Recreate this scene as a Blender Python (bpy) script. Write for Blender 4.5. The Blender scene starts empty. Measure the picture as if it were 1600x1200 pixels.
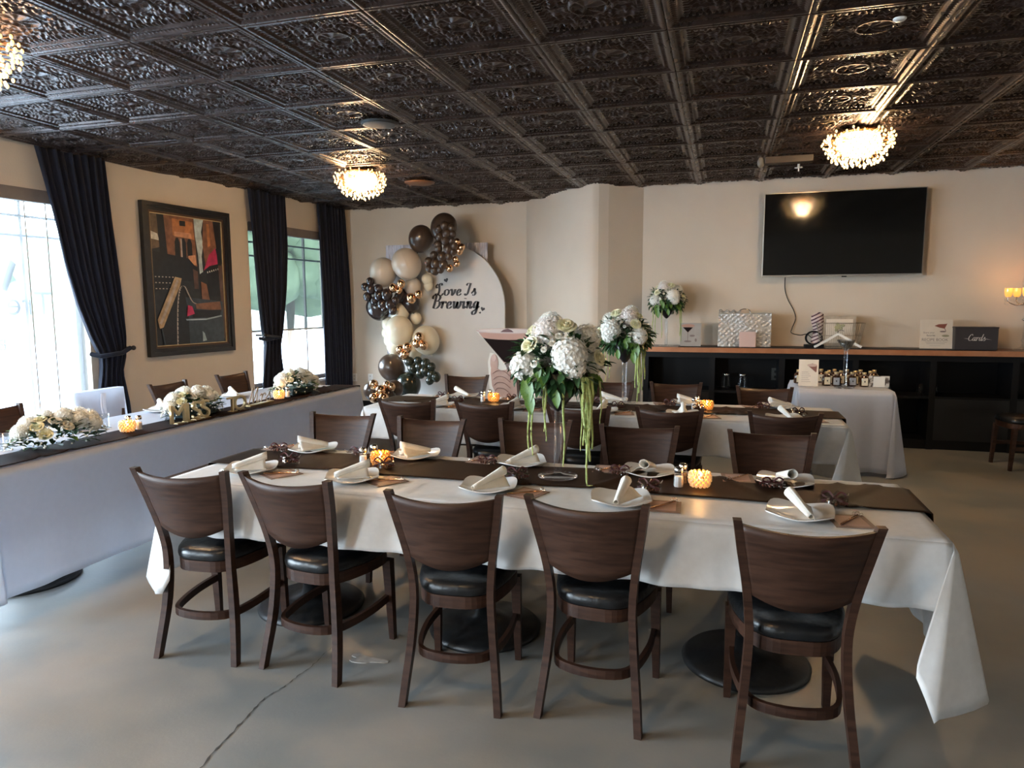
import bpy, math, random
from math import sin, cos, pi, radians, sqrt, atan2
from mathutils import Vector, Matrix
random.seed(7)
SC = bpy.context.scene
COL = SC.collection

# ------------------------------------------------------------------ camera
cam_d = bpy.data.cameras.new('camera'); cam_d.sensor_width = 36.0
cam_d.lens = 1105.0 / 1600.0 * 36.0
cam_d.clip_start = 0.05
cam = bpy.data.objects.new('camera', cam_d); COL.objects.link(cam)
cam.location = (0, 0, 1.55)
cam.rotation_mode = 'XYZ'
cam.matrix_world = (Matrix.Translation((0, 0, 1.55)) @ Matrix.Rotation(radians(16.62), 4, 'Z')
                    @ Matrix.Rotation(radians(90 - 6.5), 4, 'X') @ Matrix.Rotation(radians(-0.27), 4, 'Z'))
SC.camera = cam

# ------------------------------------------------------------------ exposure, world, lights
SC.view_settings.view_transform = 'Standard'
SC.view_settings.look = 'None'
SC.view_settings.gamma = 1.0
SC.view_settings.use_curve_mapping = False
SC.view_settings.exposure = 1.0
world = bpy.data.worlds.new('world'); SC.world = world
world.use_nodes = True
wn = world.node_tree.nodes; wl = world.node_tree.links
bg = wn['Background']
tc = wn.new('ShaderNodeTexCoord'); sx = wn.new('ShaderNodeSeparateXYZ'); cr = wn.new('ShaderNodeValToRGB')
wl.new(tc.outputs['Generated'], sx.inputs[0]); wl.new(sx.outputs['Z'], cr.inputs[0]); wl.new(cr.outputs[0], bg.inputs[0])
cr.color_ramp.elements[0].position = 0.0; cr.color_ramp.elements[0].color = (0.78, 0.90, 1.0, 1)
cr.color_ramp.elements[1].position = 0.9; cr.color_ramp.elements[1].color = (0.45, 0.66, 1.0, 1)
bg.inputs[1].default_value = 22

WALL_A, WALL_B = -5.82, 0.077          # the left wall runs at a slight angle
def wx(y): return WALL_A + WALL_B * (y - 4.6)
CEIL = 2.921
# windows of the left wall: (y0, y1)
WINS = [(2.55, 5.30), (7.50, 9.20), (-1.6, 1.4)]  # last one is out of view, added to let in more daylight
WZ0, WZ1 = 0.50, 2.55
for i, (a, b) in enumerate(WINS):
    L = bpy.data.lights.new('daylight_portal', 'AREA'); L.shape = 'RECTANGLE'
    L.size = WZ1 - WZ0; L.size_y = b - a; L.cycles.is_portal = True
    o = bpy.data.objects.new('daylight_portal', L); COL.objects.link(o)
    ym = (a + b) / 2
    o.location = (wx(ym) - 0.16, ym, (WZ0 + WZ1) / 2)
    o.rotation_euler = (0, radians(-90), 0)      # local -Z looks into the room (+X)
ADDED_FWINS = [(-5.6, -4.3)]      # unseen window added behind the viewer for more daylight
for a, b in ADDED_FWINS:
    L = bpy.data.lights.new('daylight_portal', 'AREA'); L.shape = 'RECTANGLE'
    L.size = b - a; L.size_y = WZ1 - WZ0; L.cycles.is_portal = True
    o = bpy.data.objects.new('daylight_portal', L); COL.objects.link(o)
    o.location = ((a + b) / 2, -4.6 - .16, (WZ0 + WZ1) / 2); o.rotation_euler = (radians(90), 0, 0)   # -Z looks towards +Y
CHAND = [(-3.62, 6.72), (1.0, 6.42), (-3.68, 2.74), (-1.2, .30), (-3.6, -1.6)]  # last two are out of view, added to brighten near table and left side
CH_W = 50.0
def chand_light(x, y, w):
    L = bpy.data.lights.new('chandelier_bulb_light', 'POINT'); L.energy = w
    L.color = (1.0, 0.66, 0.34); L.shadow_soft_size = 0.09
    o = bpy.data.objects.new('chandelier_bulb_light', L); COL.objects.link(o); o.location = (x, y, CEIL - 0.17)
for x, y in CHAND: chand_light(x, y, CH_W)

# ------------------------------------------------------------------ materials
MATS = {}
def mat(name, col=(.8, .8, .8), rough=.5, metal=0., **k):
    if name in MATS: return MATS[name]
    m = bpy.data.materials.new(name); m.use_nodes = True
    b = m.node_tree.nodes['Principled BSDF']
    b.inputs['Base Color'].default_value = (*col, 1)
    b.inputs['Roughness'].default_value = rough
    b.inputs['Metallic'].default_value = metal
    for kk, v in k.items():
        nm = {'trans': 'Transmission Weight', 'coat': 'Coat Weight', 'coatr': 'Coat Roughness', 'sheen': 'Sheen Weight', 'spec': 'Specular IOR Level',
              'ior': 'IOR', 'alpha': 'Alpha', 'sss': 'Subsurface Weight'}.get(kk)
        if nm: b.inputs[nm].default_value = v
        elif kk == 'emit':
            b.inputs['Emission Color'].default_value = (*v[0], 1); b.inputs['Emission Strength'].default_value = v[1]
    MATS[name] = m
    return m
def nt(m): return m.node_tree.nodes, m.node_tree.links, m.node_tree.nodes['Principled BSDF']
def mottled(name, c1, c2, scale=4., rough=.5, r2=None, bump=0., bscale=40., stretch=(1, 1, 1), detail=6., lo=.35, hi=.65, coords='Object', **k):
    m = mat(name, c1, rough, **k)
    n, l, b = nt(m)
    t = n.new('ShaderNodeTexCoord'); mp = n.new('ShaderNodeMapping'); mp.inputs['Scale'].default_value = stretch
    no = n.new('ShaderNodeTexNoise'); no.inputs['Scale'].default_value = scale; no.inputs['Detail'].default_value = detail
    r = n.new('ShaderNodeValToRGB'); r.color_ramp.elements[0].position = lo; r.color_ramp.elements[1].position = hi
    r.color_ramp.elements[0].color = (*c1, 1); r.color_ramp.elements[1].color = (*c2, 1)
    l.new(t.outputs[coords], mp.inputs[0]); l.new(mp.outputs[0], no.inputs['Vector']); l.new(no.outputs['Fac'], r.inputs[0]); l.new(r.outputs[0], b.inputs['Base Color'])
    if r2 is not None:
        mr = n.new('ShaderNodeMapRange'); mr.inputs['To Min'].default_value = rough; mr.inputs['To Max'].default_value = r2
        mr.inputs['From Min'].default_value = .35; mr.inputs['From Max'].default_value = .65
        l.new(no.outputs['Fac'], mr.inputs[0]); l.new(mr.outputs[0], b.inputs['Roughness'])
    if bump:
        n2 = n.new('ShaderNodeTexNoise'); n2.inputs['Scale'].default_value = bscale; n2.inputs['Detail'].default_value = 3
        bp = n.new('ShaderNodeBump'); bp.inputs['Strength'].default_value = bump; bp.inputs['Distance'].default_value = .01
        l.new(mp.outputs[0], n2.inputs['Vector']); l.new(n2.outputs['Fac'], bp.inputs['Height']); l.new(bp.outputs[0], b.inputs['Normal'])
    return m
def mixshader(name, trans, w, col=(1, 1, 1), second='translucent', rough=.1):
    m = bpy.data.materials.new(name); m.use_nodes = True
    n = m.node_tree.nodes; l = m.node_tree.links
    n.remove(n['Principled BSDF']); out = n['Material Output']
    t = n.new('ShaderNodeBsdfTransparent'); t.inputs[0].default_value = (*trans, 1)
    s = n.new({'translucent': 'ShaderNodeBsdfTranslucent', 'glossy': 'ShaderNodeBsdfGlossy'}[second])
    s.inputs[0].default_value = (*col, 1)
    if second == 'glossy': s.inputs['Roughness'].default_value = rough
    mx = n.new('ShaderNodeMixShader'); mx.inputs[0].default_value = w
    if second == 'glossy':
        fr = n.new('ShaderNodeLayerWeight'); fr.inputs[0].default_value = w
        l.new(fr.outputs['Facing'], mx.inputs[0])
    l.new(t.outputs[0], mx.inputs[1]); l.new(s.outputs[0], mx.inputs[2]); l.new(mx.outputs[0], out.inputs[0])
    MATS[name] = m
    return m
M_WALL = mottled('wall_paint', (.62, .525, .425), (.65, .555, .45), 2.0, .75, bump=.15, bscale=120, coords='Object')
M_CEIL = mottled('bronze_tile', (.050, .034, .030), (.075, .050, .043), 6, .24, r2=.36, metal=0, bump=.15, bscale=90)
nt(M_CEIL)[2].inputs['Metallic'].default_value = .7
M_FLOOR = mottled('polished_concrete', (.19, .215, .22), (.34, .32, .285), 1.6, .34, r2=.50, bump=.05, bscale=60, detail=8)
def stain_floor():
    n, l, b = nt(M_FLOOR)
    src = b.inputs['Base Color'].links[0].from_socket
    t = n.new('ShaderNodeTexCoord')
    n1 = n.new('ShaderNodeTexNoise'); n1.inputs['Scale'].default_value = .7; n1.inputs['Detail'].default_value = 4; n1.inputs['Distortion'].default_value = 1.2
    r1 = n.new('ShaderNodeValToRGB'); r1.color_ramp.elements[0].position = .42; r1.color_ramp.elements[1].position = .95
    mx = n.new('ShaderNodeMixRGB'); mx.inputs[2].default_value = (.30, .245, .18, 1)
    l.new(t.outputs['Object'], n1.inputs['Vector']); l.new(n1.outputs['Fac'], r1.inputs[0]); l.new(r1.outputs[0], mx.inputs[0]); l.new(src, mx.inputs[1])
    l.new(mx.outputs[0], b.inputs['Base Color'])
stain_floor()
M_WOOD = mottled('walnut_stain', (.030, .0135, .009), (.058, .026, .0155), 7, .40, r2=.50, stretch=(1, 1, 9), detail=5, bump=.05, bscale=30, spec=.3)
M_VINYL = mottled('black_vinyl', (.006, .007, .008), (.010, .011, .013), 20, .33, bump=.35, bscale=26)
M_CLOTH = mottled('white_satin_cloth', (.80, .79, .78), (.86, .85, .84), 30, .42, bump=.12, bscale=14, sheen=.3)
M_CLOTHM = mottled('white_matte_cloth', (.74, .76, .84), (.78, .80, .88), 30, .8, bump=.1, bscale=14)
def translucent_mix(m, w, col):
    n, l, b = nt(m); out = n['Material Output']; t = n.new('ShaderNodeBsdfTranslucent'); t.inputs[0].default_value = (*col, 1)
    x = n.new('ShaderNodeMixShader'); x.inputs[0].default_value = w; l.new(b.outputs[0], x.inputs[1]); l.new(t.outputs[0], x.inputs[2]); l.new(x.outputs[0], out.inputs[0])
translucent_mix(M_CLOTHM, .5, (.88, .91, .97)); translucent_mix(M_CLOTH, .22, (.86, .86, .86))
M_SATIN = mottled('brown_satin', (.010, .0045, .003), (.032, .013, .005), 3, .5, r2=.58, stretch=(1, .25, 1), bump=.25, bscale=9, spec=.13)
M_NAVY = mottled('navy_velvet', (.003, .0045, .013), (.005, .007, .021), 12, .9, sheen=.08)
M_BLACK = mat('black_laminate', (.004, .004, .005), .5, spec=.25)
M_RUN2 = mottled('matte_brown_runner', (.012, .007, .006), (.028, .014, .011), 5, .8, bump=.2, bscale=12, spec=.04)
M_BLKMET = mottled('black_cast_iron', (.012, .012, .013), (.02, .02, .02), 30, .4, bump=.1)
M_COPPER = mottled('copper_edge', (.42, .17, .08), (.50, .22, .11), 8, .32)
nt(M_COPPER)[2].inputs['Metallic'].default_value = .35
M_DKTOP = mat('dark_runner_felt', (.02, .014, .014), .6)
M_FRAMEBLK = mottled('black_frame_lacquer', (.006, .006, .008), (.015, .012, .011), 14, .3, coat=.2)
M_FRAMEBR = mat('frame_brown_lip', (.09, .045, .022), .35, .3)
M_GOLD = mat('rose_gold_chrome', (.85, .52, .30), .16, 1.)
M_GOLDL = mottled('brushed_gold', (.62, .47, .24), (.72, .55, .30), 20, .35, metal=0)
nt(M_GOLDL)[2].inputs['Metallic'].default_value = .7
M_STEEL = mat('polished_steel', (.7, .7, .7), .22, 1.)
M_WHITE = mat('white_plastic', (.78, .77, .74), .4)
M_PORC = mat('white_porcelain', (.84, .84, .83), .12, coat=.4)
M_NAPK = mottled('white_napkin', (.82, .80, .74), (.87, .85, .80), 30, .85, bump=.2, bscale=50)
M_KRAFT = mottled('rose_brown_card', (.24, .16, .13), (.31, .215, .175), 14, .6)
M_PINK = mat('blush_print', (.50, .33, .28), .6)
M_PAPER = mottled('cream_paper', (.66, .58, .48), (.70, .62, .52), 10, .7)
M_BOARD = mat('white_foam_board', (.78, .75, .70), .6)
M_INK = mat('dark_print_ink', (.02, .012, .012), .5)
M_GREYI = mat('grey_print_ink', (.20, .15, .14), .6)
M_GLASS = mixshader('clear_acrylic', (.93, .95, .97), .22, (1, 1, 1), 'glossy', .03)
M_PANE = mixshader('window_glass', (.95, .97, .96), .06, (1, 1, 1), 'glossy', .02)
M_SHEER = mixshader('sheer_shade_fabric', (.52, .54, .54), .20, (.36, .36, .35), 'translucent')
M_SHEER2 = mixshader('dense_sheer_shade_fabric', (.10, .11, .105), .10, (.06, .065, .06), 'translucent')
M_FILM = mixshader('clear_cellophane', (.92, .90, .88), .35, (1, 1, 1), 'glossy', .12)
M_BUBBLE = mottled('silver_bubble_wrap', (.42, .40, .38), (.60, .57, .54), 30, .25, bump=.9, bscale=42)
nt(M_BUBBLE)[2].inputs['Metallic'].default_value = .4
M_LEAFD = mottled('dark_green_leaf', (.018, .055, .018), (.035, .10, .03), 20, .45)
M_LEAFB = mottled('bright_green_leaf', (.07, .16, .02), (.12, .24, .04), 20, .4)
M_AMAR = mottled('pale_green_amaranth', (.36, .45, .13), (.50, .58, .22), 40, .7, bump=.8, bscale=180)
M_ROSE = mottled('cream_rose_petal', (.86, .83, .56), (.92, .90, .70), 12, .6, sss=.0)
M_ROSEP = mottled('pale_rose_petal', (.82, .78, .68), (.86, .83, .76), 12, .6)
M_HYD = mottled('white_hydrangea_petal', (.86, .85, .79), (.92, .91, .86), 12, .65)
M_HYDP = mottled('pink_white_petal', (.84, .77, .73), (.90, .84, .80), 12, .65)
M_BUD = mat('green_white_bud', (.72, .78, .55), .6)
M_AMBOWL = mixshader('amber_glass_bowl', (.98, .62, .28), .25, (1, .8, .5), 'glossy', .1)
M_CHIPA = mat('amber_glass_chip', (.60, .24, .05), .12, emit=((1.0, .42, .08), .16), coat=.6)  # faint emission stands in for candlelight through the chips
M_FLAME = mat('flame', (1, .7, .3), .5, emit=((1.0, .62, .22), 40.))
M_AMBER = mat('amber_mosaic_glass', (.75, .36, .10), .15, emit=((1.0, .40, .07), .55), coat=.6)  # emission imitates flame light glowing through the glass
M_AMBER2 = mat('pale_crystal_mosaic', (.80, .55, .35), .12, emit=((1.0, .50, .15), .22), coat=.6)  # weak emission imitates candlelight in the pale glass
M_BULB = mat('warm_bulb', (1, .9, .7), .4, emit=((1.0, .78, .48), 60.))
M_CRYSTI = mat('emissive_inner_crystal', (1, .9, .7), .1, emit=((1.0, .86, .62), 9.))  # emission imitates bulb light gathered in the inner crystals
M_CRYST = mat('emissive_outer_crystal', (1, .85, .55), .08, emit=((1.0, .62, .24), 1.0))  # warm emission imitates bulb light caught by the outer crystals
M_SALT = mat('salt_grain', (.85, .84, .82), .9)
M_PEPPER = mottled('pepper_grain', (.06, .04, .03), (.2, .15, .1), 120, .9)
M_TVBEZ = mat('silver_bezel', (.35, .33, .30), .3, .8)
M_SCREEN = mat('black_screen_glass', (.006, .006, .006), .08, spec=.35)
M_BRN = mat('chocolate_latex', (.060, .036, .024), .28, coat=.3)
M_MOCHA = mat('dark_mocha_latex', (.035, .022, .020), .18, coat=.5)
M_BEIGE = mat('beige_latex', (.60, .50, .40), .28, coat=.3)
M_CREAM = mat('cream_latex', (.78, .68, .50), .28, coat=.3)
M_GRNBLK = mat('green_black_latex', (.020, .026, .018), .25, coat=.4)
M_LILAC = mottled('grey_satin_drape', (.45, .44, .52), (.60, .58, .66), 6, .35, stretch=(6, 6, 1))
M_AMBGL = mat('brown_bottle_glass', (.045, .016, .007), .08, coat=.6)
M_SKIN = mottled('printed_skin_tone', (.48, .31, .26), (.54, .37, .31), 12, .6)
M_SKIND = mat('printed_skin_shade', (.34, .20, .17), .6)
M_COFFEE = mat('printed_dark_drink', (.014, .008, .008), .85, spec=.1)
M_FOAM = mat('printed_foam', (.50, .36, .31), .5)
M_FOAML = mat('printed_foam_rim', (.45, .24, .18), .5)
M_GRIME = mat('crack_filler', (.06, .056, .05), .9)
M_CHIP = mottled('chipped_paint', (.35, .33, .30), (.5, .48, .45), 30, .8)

# ------------------------------------------------------------------ mesh helpers
class MB:
    def __init__(s): s.v = []; s.f = []; s.sm = []; s.mi = []; s.M = None
    def add(s, vs, fs, smooth=False, mi=0):
        b = len(s.v)
        if s.M is not None: vs = [s.M @ Vector(p) for p in vs]
        s.v += [tuple(p) for p in vs]; s.f += [tuple(i + b for i in f) for f in fs]
        s.sm += [smooth] * len(fs); s.mi += [mi] * len(fs)
        return s
    def box(s, x0, x1, y0, y1, z0, z1, mi=0):
        vs = [(x, y, z) for z in (z0, z1) for y in (y0, y1) for x in (x0, x1)]
        return s.add(vs, [(0, 2, 3, 1), (4, 5, 7, 6), (0, 1, 5, 4), (2, 6, 7, 3), (0, 4, 6, 2), (1, 3, 7, 5)], False, mi)
    def rbox(s, x0, x1, y0, y1, z0, z1, r=.01, mi=0, n=3):
        # box with rounded vertical edges and small bevel top/bottom
        pts = []
        for cx, cy, a0 in ((x1 - r, y1 - r, 0), (x0 + r, y1 - r, 90), (x0 + r, y0 + r, 180), (x1 - r, y0 + r, 270)):
            for k in range(n + 1):
                a = radians(a0 + 90 * k / n); pts.append((cx + r * cos(a), cy + r * sin(a)))
        return s.prism(pts, z0, z1, bev=min(r * .5, (z1 - z0) * .3), mi=mi)
    def prism(s, pts, z0, z1, bev=0., mi=0, smooth=False):
        n = len(pts); cx = sum(p[0] for p in pts) / n; cy = sum(p[1] for p in pts) / n
        def ring(z, ins):
            out = []
            for x, y in pts:
                dx, dy = x - cx, y - cy; d = sqrt(dx * dx + dy * dy) or 1
                out.append((x - dx / d * ins, y - dy / d * ins, z))
            return out
        rings = [ring(z0, bev), ring(z0 + bev, 0), ring(z1 - bev, 0), ring(z1, bev)] if bev > 0 else [ring(z0, 0), ring(z1, 0)]
        vs = [p for r in rings for p in r]; fs = []
        for k in range(len(rings) - 1):
            for i in range(n):
                j = (i + 1) % n; fs.append((k * n + i, k * n + j, (k + 1) * n + j, (k + 1) * n + i))
        fs.append(tuple(range(n - 1, -1, -1))); fs.append(tuple((len(rings) - 1) * n + i for i in range(n)))
        return s.add(vs, fs, smooth, mi)
    def lathe(s, prof, n=24, c=(0, 0, 0), mi=0, smooth=True, caps=True):
        vs = []; fs = []
        for r, z in prof:
            for i in range(n):
                a = 2 * pi * i / n; vs.append((c[0] + r * cos(a), c[1] + r * sin(a), c[2] + z))
        for k in range(len(prof) - 1):
            for i in range(n):
                j = (i + 1) % n; fs.append((k * n + i, k * n + j, (k + 1) * n + j, (k + 1) * n + i))
        if caps:
            if prof[0][0] > 1e-5: fs.append(tuple(range(n - 1, -1, -1)))
            if prof[-1][0] > 1e-5: fs.append(tuple((len(prof) - 1) * n + i for i in range(n)))
        return s.add(vs, fs, smooth, mi)
    def cyl(s, x, y, z0, z1, r, n=20, mi=0, r2=None):
        return s.lathe([(r, z0), (r if r2 is None else r2, z1)], n, (x, y, 0), mi)
    def ball(s, c, r, n=16, m=10, mi=0, sc=(1, 1, 1), smooth=True):
        vs = []; fs = []
        for k in range(m + 1):
            t = pi * k / m
            for i in range(n):
                a = 2 * pi * i / n
                vs.append((c[0] + r * sc[0] * sin(t) * cos(a), c[1] + r * sc[1] * sin(t) * sin(a), c[2] - r * sc[2] * cos(t)))
        for k in range(m):
            for i in range(n):
                j = (i + 1) % n; fs.append((k * n + i, k * n + j, (k + 1) * n + j, (k + 1) * n + i))
        return s.add(vs, fs, smooth, mi)
    def tube(s, pts, r, n=8, mi=0, closed=False, flat=None):
        P = [Vector(p) for p in pts]; m = len(P); vs = []; fs = []
        up = Vector((0, 0, 1))
        for k in range(m):
            if closed: d = P[(k + 1) % m] - P[k - 1]
            else: d = P[min(k + 1, m - 1)] - P[max(k - 1, 0)]
            d.normalize()
            u = d.cross(up)
            if u.length < 1e-3: u = d.cross(Vector((0, 1, 0)))
            u.normalize(); w = u.cross(d)
            rr = r[k] if isinstance(r, (list, tuple)) else r
            for i in range(n):
                a = 2 * pi * i / n
                if flat: o = u * (flat[0] * (1 if cos(a) > 0 else -1)) + w * (flat[1] * (1 if sin(a) > 0 else -1))
                else: o = u * rr * cos(a) + w * rr * sin(a)
                vs.append(P[k] + o)
        rng = m if closed else m - 1
        for k in range(rng):
            for i in range(n):
                j = (i + 1) % n; k2 = (k + 1) % m
                fs.append((k * n + i, k * n + j, k2 * n + j, k2 * n + i))
        if not closed: fs.append(tuple(range(n))); fs.append(tuple((m - 1) * n + n - 1 - i for i in range(n)))
        return s.add(vs, fs, n > 4, mi)
    def bar(s, path, mi=0):
        # path: list of (centre, half_x, half_y) horizontal rectangles
        vs = []; fs = []
        for (c, hx, hy) in path:
            for dx, dy in ((-1, -1), (1, -1), (1, 1), (-1, 1)): vs.append((c[0] + dx * hx, c[1] + dy * hy, c[2]))
        m = len(path)
        for k in range(m - 1):
            for i in range(4):
                j = (i + 1) % 4; fs.append((k * 4 + i, k * 4 + j, k * 4 + 4 + j, k * 4 + 4 + i))
        fs.append((3, 2, 1, 0)); fs.append(tuple((m - 1) * 4 + i for i in range(4)))
        return s.add(vs, fs, False, mi)
    def grid(s, fn, nu, nv, smooth=True, mi=0, thick=0., closed_u=False):
        vs = [fn(i / nu, j / nv) for j in range(nv + 1) for i in range(nu + 1)]
        fs = [(j * (nu + 1) + i, j * (nu + 1) + i + 1, (j + 1) * (nu + 1) + i + 1, (j + 1) * (nu + 1) + i) for j in range(nv) for i in range(nu)]
        return s.add(vs, fs, smooth, mi)
    def poly(s, pts, mi=0): return s.add(pts, [tuple(range(len(pts)))], False, mi)
    def build(s, name, mats, parent=None, **props):
        me = bpy.data.meshes.new(name); me.from_pydata(s.v, [], s.f)
        me.polygons.foreach_set('use_smooth', s.sm); me.polygons.foreach_set('material_index', s.mi)
        for m in (mats if isinstance(mats, (list, tuple)) else [mats]): me.materials.append(m)
        me.update()
        return link(name, me, parent, **props)
def link(name, me, parent=None, loc=None, rot=None, scale=None, **props):
    o = bpy.data.objects.new(name, me); COL.objects.link(o)
    if parent is not None: o.parent = parent
    if loc is not None: o.location = loc
    if rot is not None: o.rotation_euler = rot
    if scale is not None: o.scale = scale
    for k, v in props.items(): o[k] = v
    return o
def thing(name, label, cat, loc=(0, 0, 0), rz=0., group=None, rot=None):
    o = link(name, None, None, loc, rot or (0, 0, rz)); o['label'] = label; o['category'] = cat
    if group: o['group'] = group
    return o
def tag(o, label, cat, group=None):
    o['label'] = label; o['category'] = cat
    if group: o['group'] = group
    return o
KIDS = {}
def kids(o):
    return [c for c in COL.objects if c.parent == o]
def copy_tree(o, loc, rot=(0, 0, 0), label=None, group=None, cache={}):
    key = o.name
    if key not in cache:
        ch = kids(o); cache[key] = [(c, kids(c)) for c in ch]
    r = o.copy(); COL.objects.link(r); r.location = loc; r.rotation_euler = rot
    if label: r['label'] = label
    if group: r['group'] = group
    for c, gs in cache[key]:
        d = c.copy(); COL.objects.link(d); d.parent = r
        for g in gs: e = g.copy(); COL.objects.link(e); e.parent = d
    return r
def solid(o, t, off=0.):
    m = o.modifiers.new('thickness', 'SOLIDIFY'); m.thickness = t; m.offset = off; return o
def struct(name, mb, m, parent=None):
    o = mb.build(name, m, parent)
    if parent is None: o['kind'] = 'structure'
    return o
def cr_spline(P, n=8, closed=False):
    P = [Vector(p) for p in P]; out = []; m = len(P)
    segs = m if closed else m - 1
    for k in range(segs):
        if closed: a, b, c, d = P[k - 1], P[k], P[(k + 1) % m], P[(k + 2) % m]
        else: a, b, c, d = P[max(k - 1, 0)], P[k], P[k + 1], P[min(k + 2, m - 1)]
        for i in range(n):
            t = i / n
            out.append(.5 * ((2 * b) + (c - a) * t + (2 * a - 5 * b + 4 * c - d) * t * t + (3 * b - a - 3 * c + d) * t ** 3))
    if not closed: out.append(P[-1])
    return out

# ------------------------------------------------------------------ room shell
X1, YB, YC = 5.2, -4.6, 9.60      # right wall, wall behind the camera, far back wall
fl = struct('floor', MB().box(-6.9, X1 + .2, YB - .2, YC + .3, -.12, 0), M_FLOOR)
ck = MB()
path = [(-1.62, 1.70), (-1.64, 1.82), (-1.665, 1.93), (-1.672, 2.05), (-1.69, 2.15), (-1.70, 2.24), (-1.675, 2.33), (-1.672, 2.42), (-1.655, 2.5), (-1.66, 2.58), (-1.66, 2.66), (-1.655, 2.75)]
pp = cr_spline([(x + random.uniform(-.006, .006), y, 0.0012) for x, y in path], 6)
vs = []; 
for i, p in enumerate(pp):
    w = (.0008 + .0035 * abs(sin(i * .9)) ** 3 + .0015 * random.random()) * (1.15 - i / len(pp)); p.x += random.uniform(-.004, .004)
    vs += [(p.x - w, p.y, .0014), (p.x + w, p.y, .0014)]
ck.add(vs, [(2 * i, 2 * i + 1, 2 * i + 3, 2 * i + 2) for i in range(len(pp) - 1)])
ck.build('crack', M_GRIME, fl)
cp = MB(); ps = []
for i in range(22):
    a = 2 * pi * i / 22; r = .05 * (1 + .4 * sin(3 * a + 1) + .25 * random.random()); ps.append((-1.46 + 1.5 * r * cos(a), 2.64 + .55 * r * sin(a)))
cp.prism(ps, .0, .003); cp.build('paint_chip', M_CHIP, fl)

struct('ceiling', MB().box(-6.9, X1 + .2, YB - .2, YC + .3, CEIL + .045, CEIL + .12), M_CEIL)
ceiling = bpy.data.objects['ceiling']
TS = .675
def tile_mesh():
    n = 104; mb = MB()
    def h(u, v):
        au, av = abs(u), abs(v); d = .5 - max(au, av); q = min(au, av)
        if d < .008: return .026
        if d < .034: return .034
        if d < .052: return .034 - .012 * (d - .034) / .018
        if d < .082: return .018 + .006 * (.5 + .5 * cos(2 * pi * q / .036))
        if d < .094: return .022
        if d < .104: return .022 - .014 * (d - .094) / .01
        if d < .128: return .008
        if d < .142: return .016
        if d < .178: return .004 + .012 * (1 if (q / .044) % 1 > .45 else 0)
        r = sqrt(u * u + v * v)
        if r < .125: return .004 + .004 * (1 - r / .125) + .004 * sin(7 * atan2(v, u + .04) + 18 * r)
        if r < .145: return .014
        if r < .158: return .003
        e = .009 * sin(46 * au + 2.6 * sin(31 * av + 1.)) * sin(44 * av + 2.4 * sin(29 * au)) + .006 * sin(70 * (au + av)) * cos(52 * (au - av))
        return .006 + e
    mb.grid(lambda a, b: ((a - .5) * TS, (b - .5) * TS, -h((a - .5), (b - .5))), n, n)
    me = bpy.data.meshes.new('ceiling_tile'); me.from_pydata(mb.v, [], [f[::-1] for f in mb.f])
    me.polygons.foreach_set('use_smooth', [True] * len(mb.f)); me.materials.append(M_CEIL); me.update(); return me
tm = tile_mesh()
for j in range(-4, 9):
    for i in range(-9, 8):
        x = .360 + (i + .5) * TS; y = 3.818 + (j + .5) * TS
        if y > YC + .2 or x > X1 + .1: continue
        if x < -4 and y < .6: continue
        link('ceiling_tile', tm, ceiling, (x, y, CEIL + .030))

# left wall with window openings, slightly angled in plan
wlm = MB()
def wbox(mb, y0, y1, z0, z1, o0, o1, mi=0):
    vs = []
    for z in (z0, z1):
        for y in (y0, y1):
            for o in (o0, o1): vs.append((wx(y) + o, y, z))
    mb.add(vs, [(0, 2, 3, 1), (4, 5, 7, 6), (0, 1, 5, 4), (2, 6, 7, 3), (0, 4, 6, 2), (1, 3, 7, 5)], False, mi)
cuts = sorted(WINS); prev = YB - .2
for a, b in cuts:
    wbox(wlm, prev, a, 0, CEIL + .05, -.2, 0)
    wbox(wlm, a, b, 0, WZ0, -.2, 0); wbox(wlm, a, b, WZ1, CEIL + .05, -.2, 0)
    prev = b
wbox(wlm, prev, YC + .2, 0, CEIL + .05, -.2, 0)
struct('wall_left', wlm, M_WALL)
struct('wall_back', MB().box(-5.60, -2.6, YC, YC + .2, 0, CEIL + .05), M_WALL)
# projecting wall bay with the curved flank
pl = [(-2.66, 9.62), (-2.50, 9.40), (-2.30, 9.22), (-2.05, 8.95), (-1.83, 8.69), (-1.64, 8.49), (-1.52, 8.42), (-1.44, 8.42)]
pl = [tuple(p[:2]) for p in cr_spline([(x, y, 0) for x, y in pl], 3)]
bay = MB(); m = len(pl)
bay.add([(x, y, z) for z in (0, CEIL + .05) for x, y in pl], [(i, i + 1, m + i + 1, m + i) for i in range(m - 1)], True)
q = [(-1.44, 8.42), (-1.33, 8.475), (-.89, 8.80), (-.89, 9.7), (-2.66, 9.7)]
for (a, b) in zip(q[:-1], q[1:]): bay.add([(*a, 0), (*b, 0), (*b, CEIL + .05), (*a, CEIL + .05)], [(0, 1, 2, 3)])
struct('wall_bay', bay, M_WALL)
struct('wall_back_right', MB().box(-1.0, X1 + .2, 8.75, 8.95, 0, CEIL + .05), M_WALL)
struct('wall_right', MB().box(X1, X1 + .2, YB - .2, 8.76, 0, CEIL + .05), M_WALL)
wf = MB(); px_ = -6.9
for a, b in ADDED_FWINS:
    wf.box(px_, a, YB - .2, YB, 0, CEIL + .05); wf.box(a, b, YB - .2, YB, 0, WZ0); wf.box(a, b, YB - .2, YB, WZ1, CEIL + .05); px_ = b
wf.box(px_, X1 + .2, YB - .2, YB, 0, CEIL + .05)
struct('wall_front', wf, M_WALL)
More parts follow.
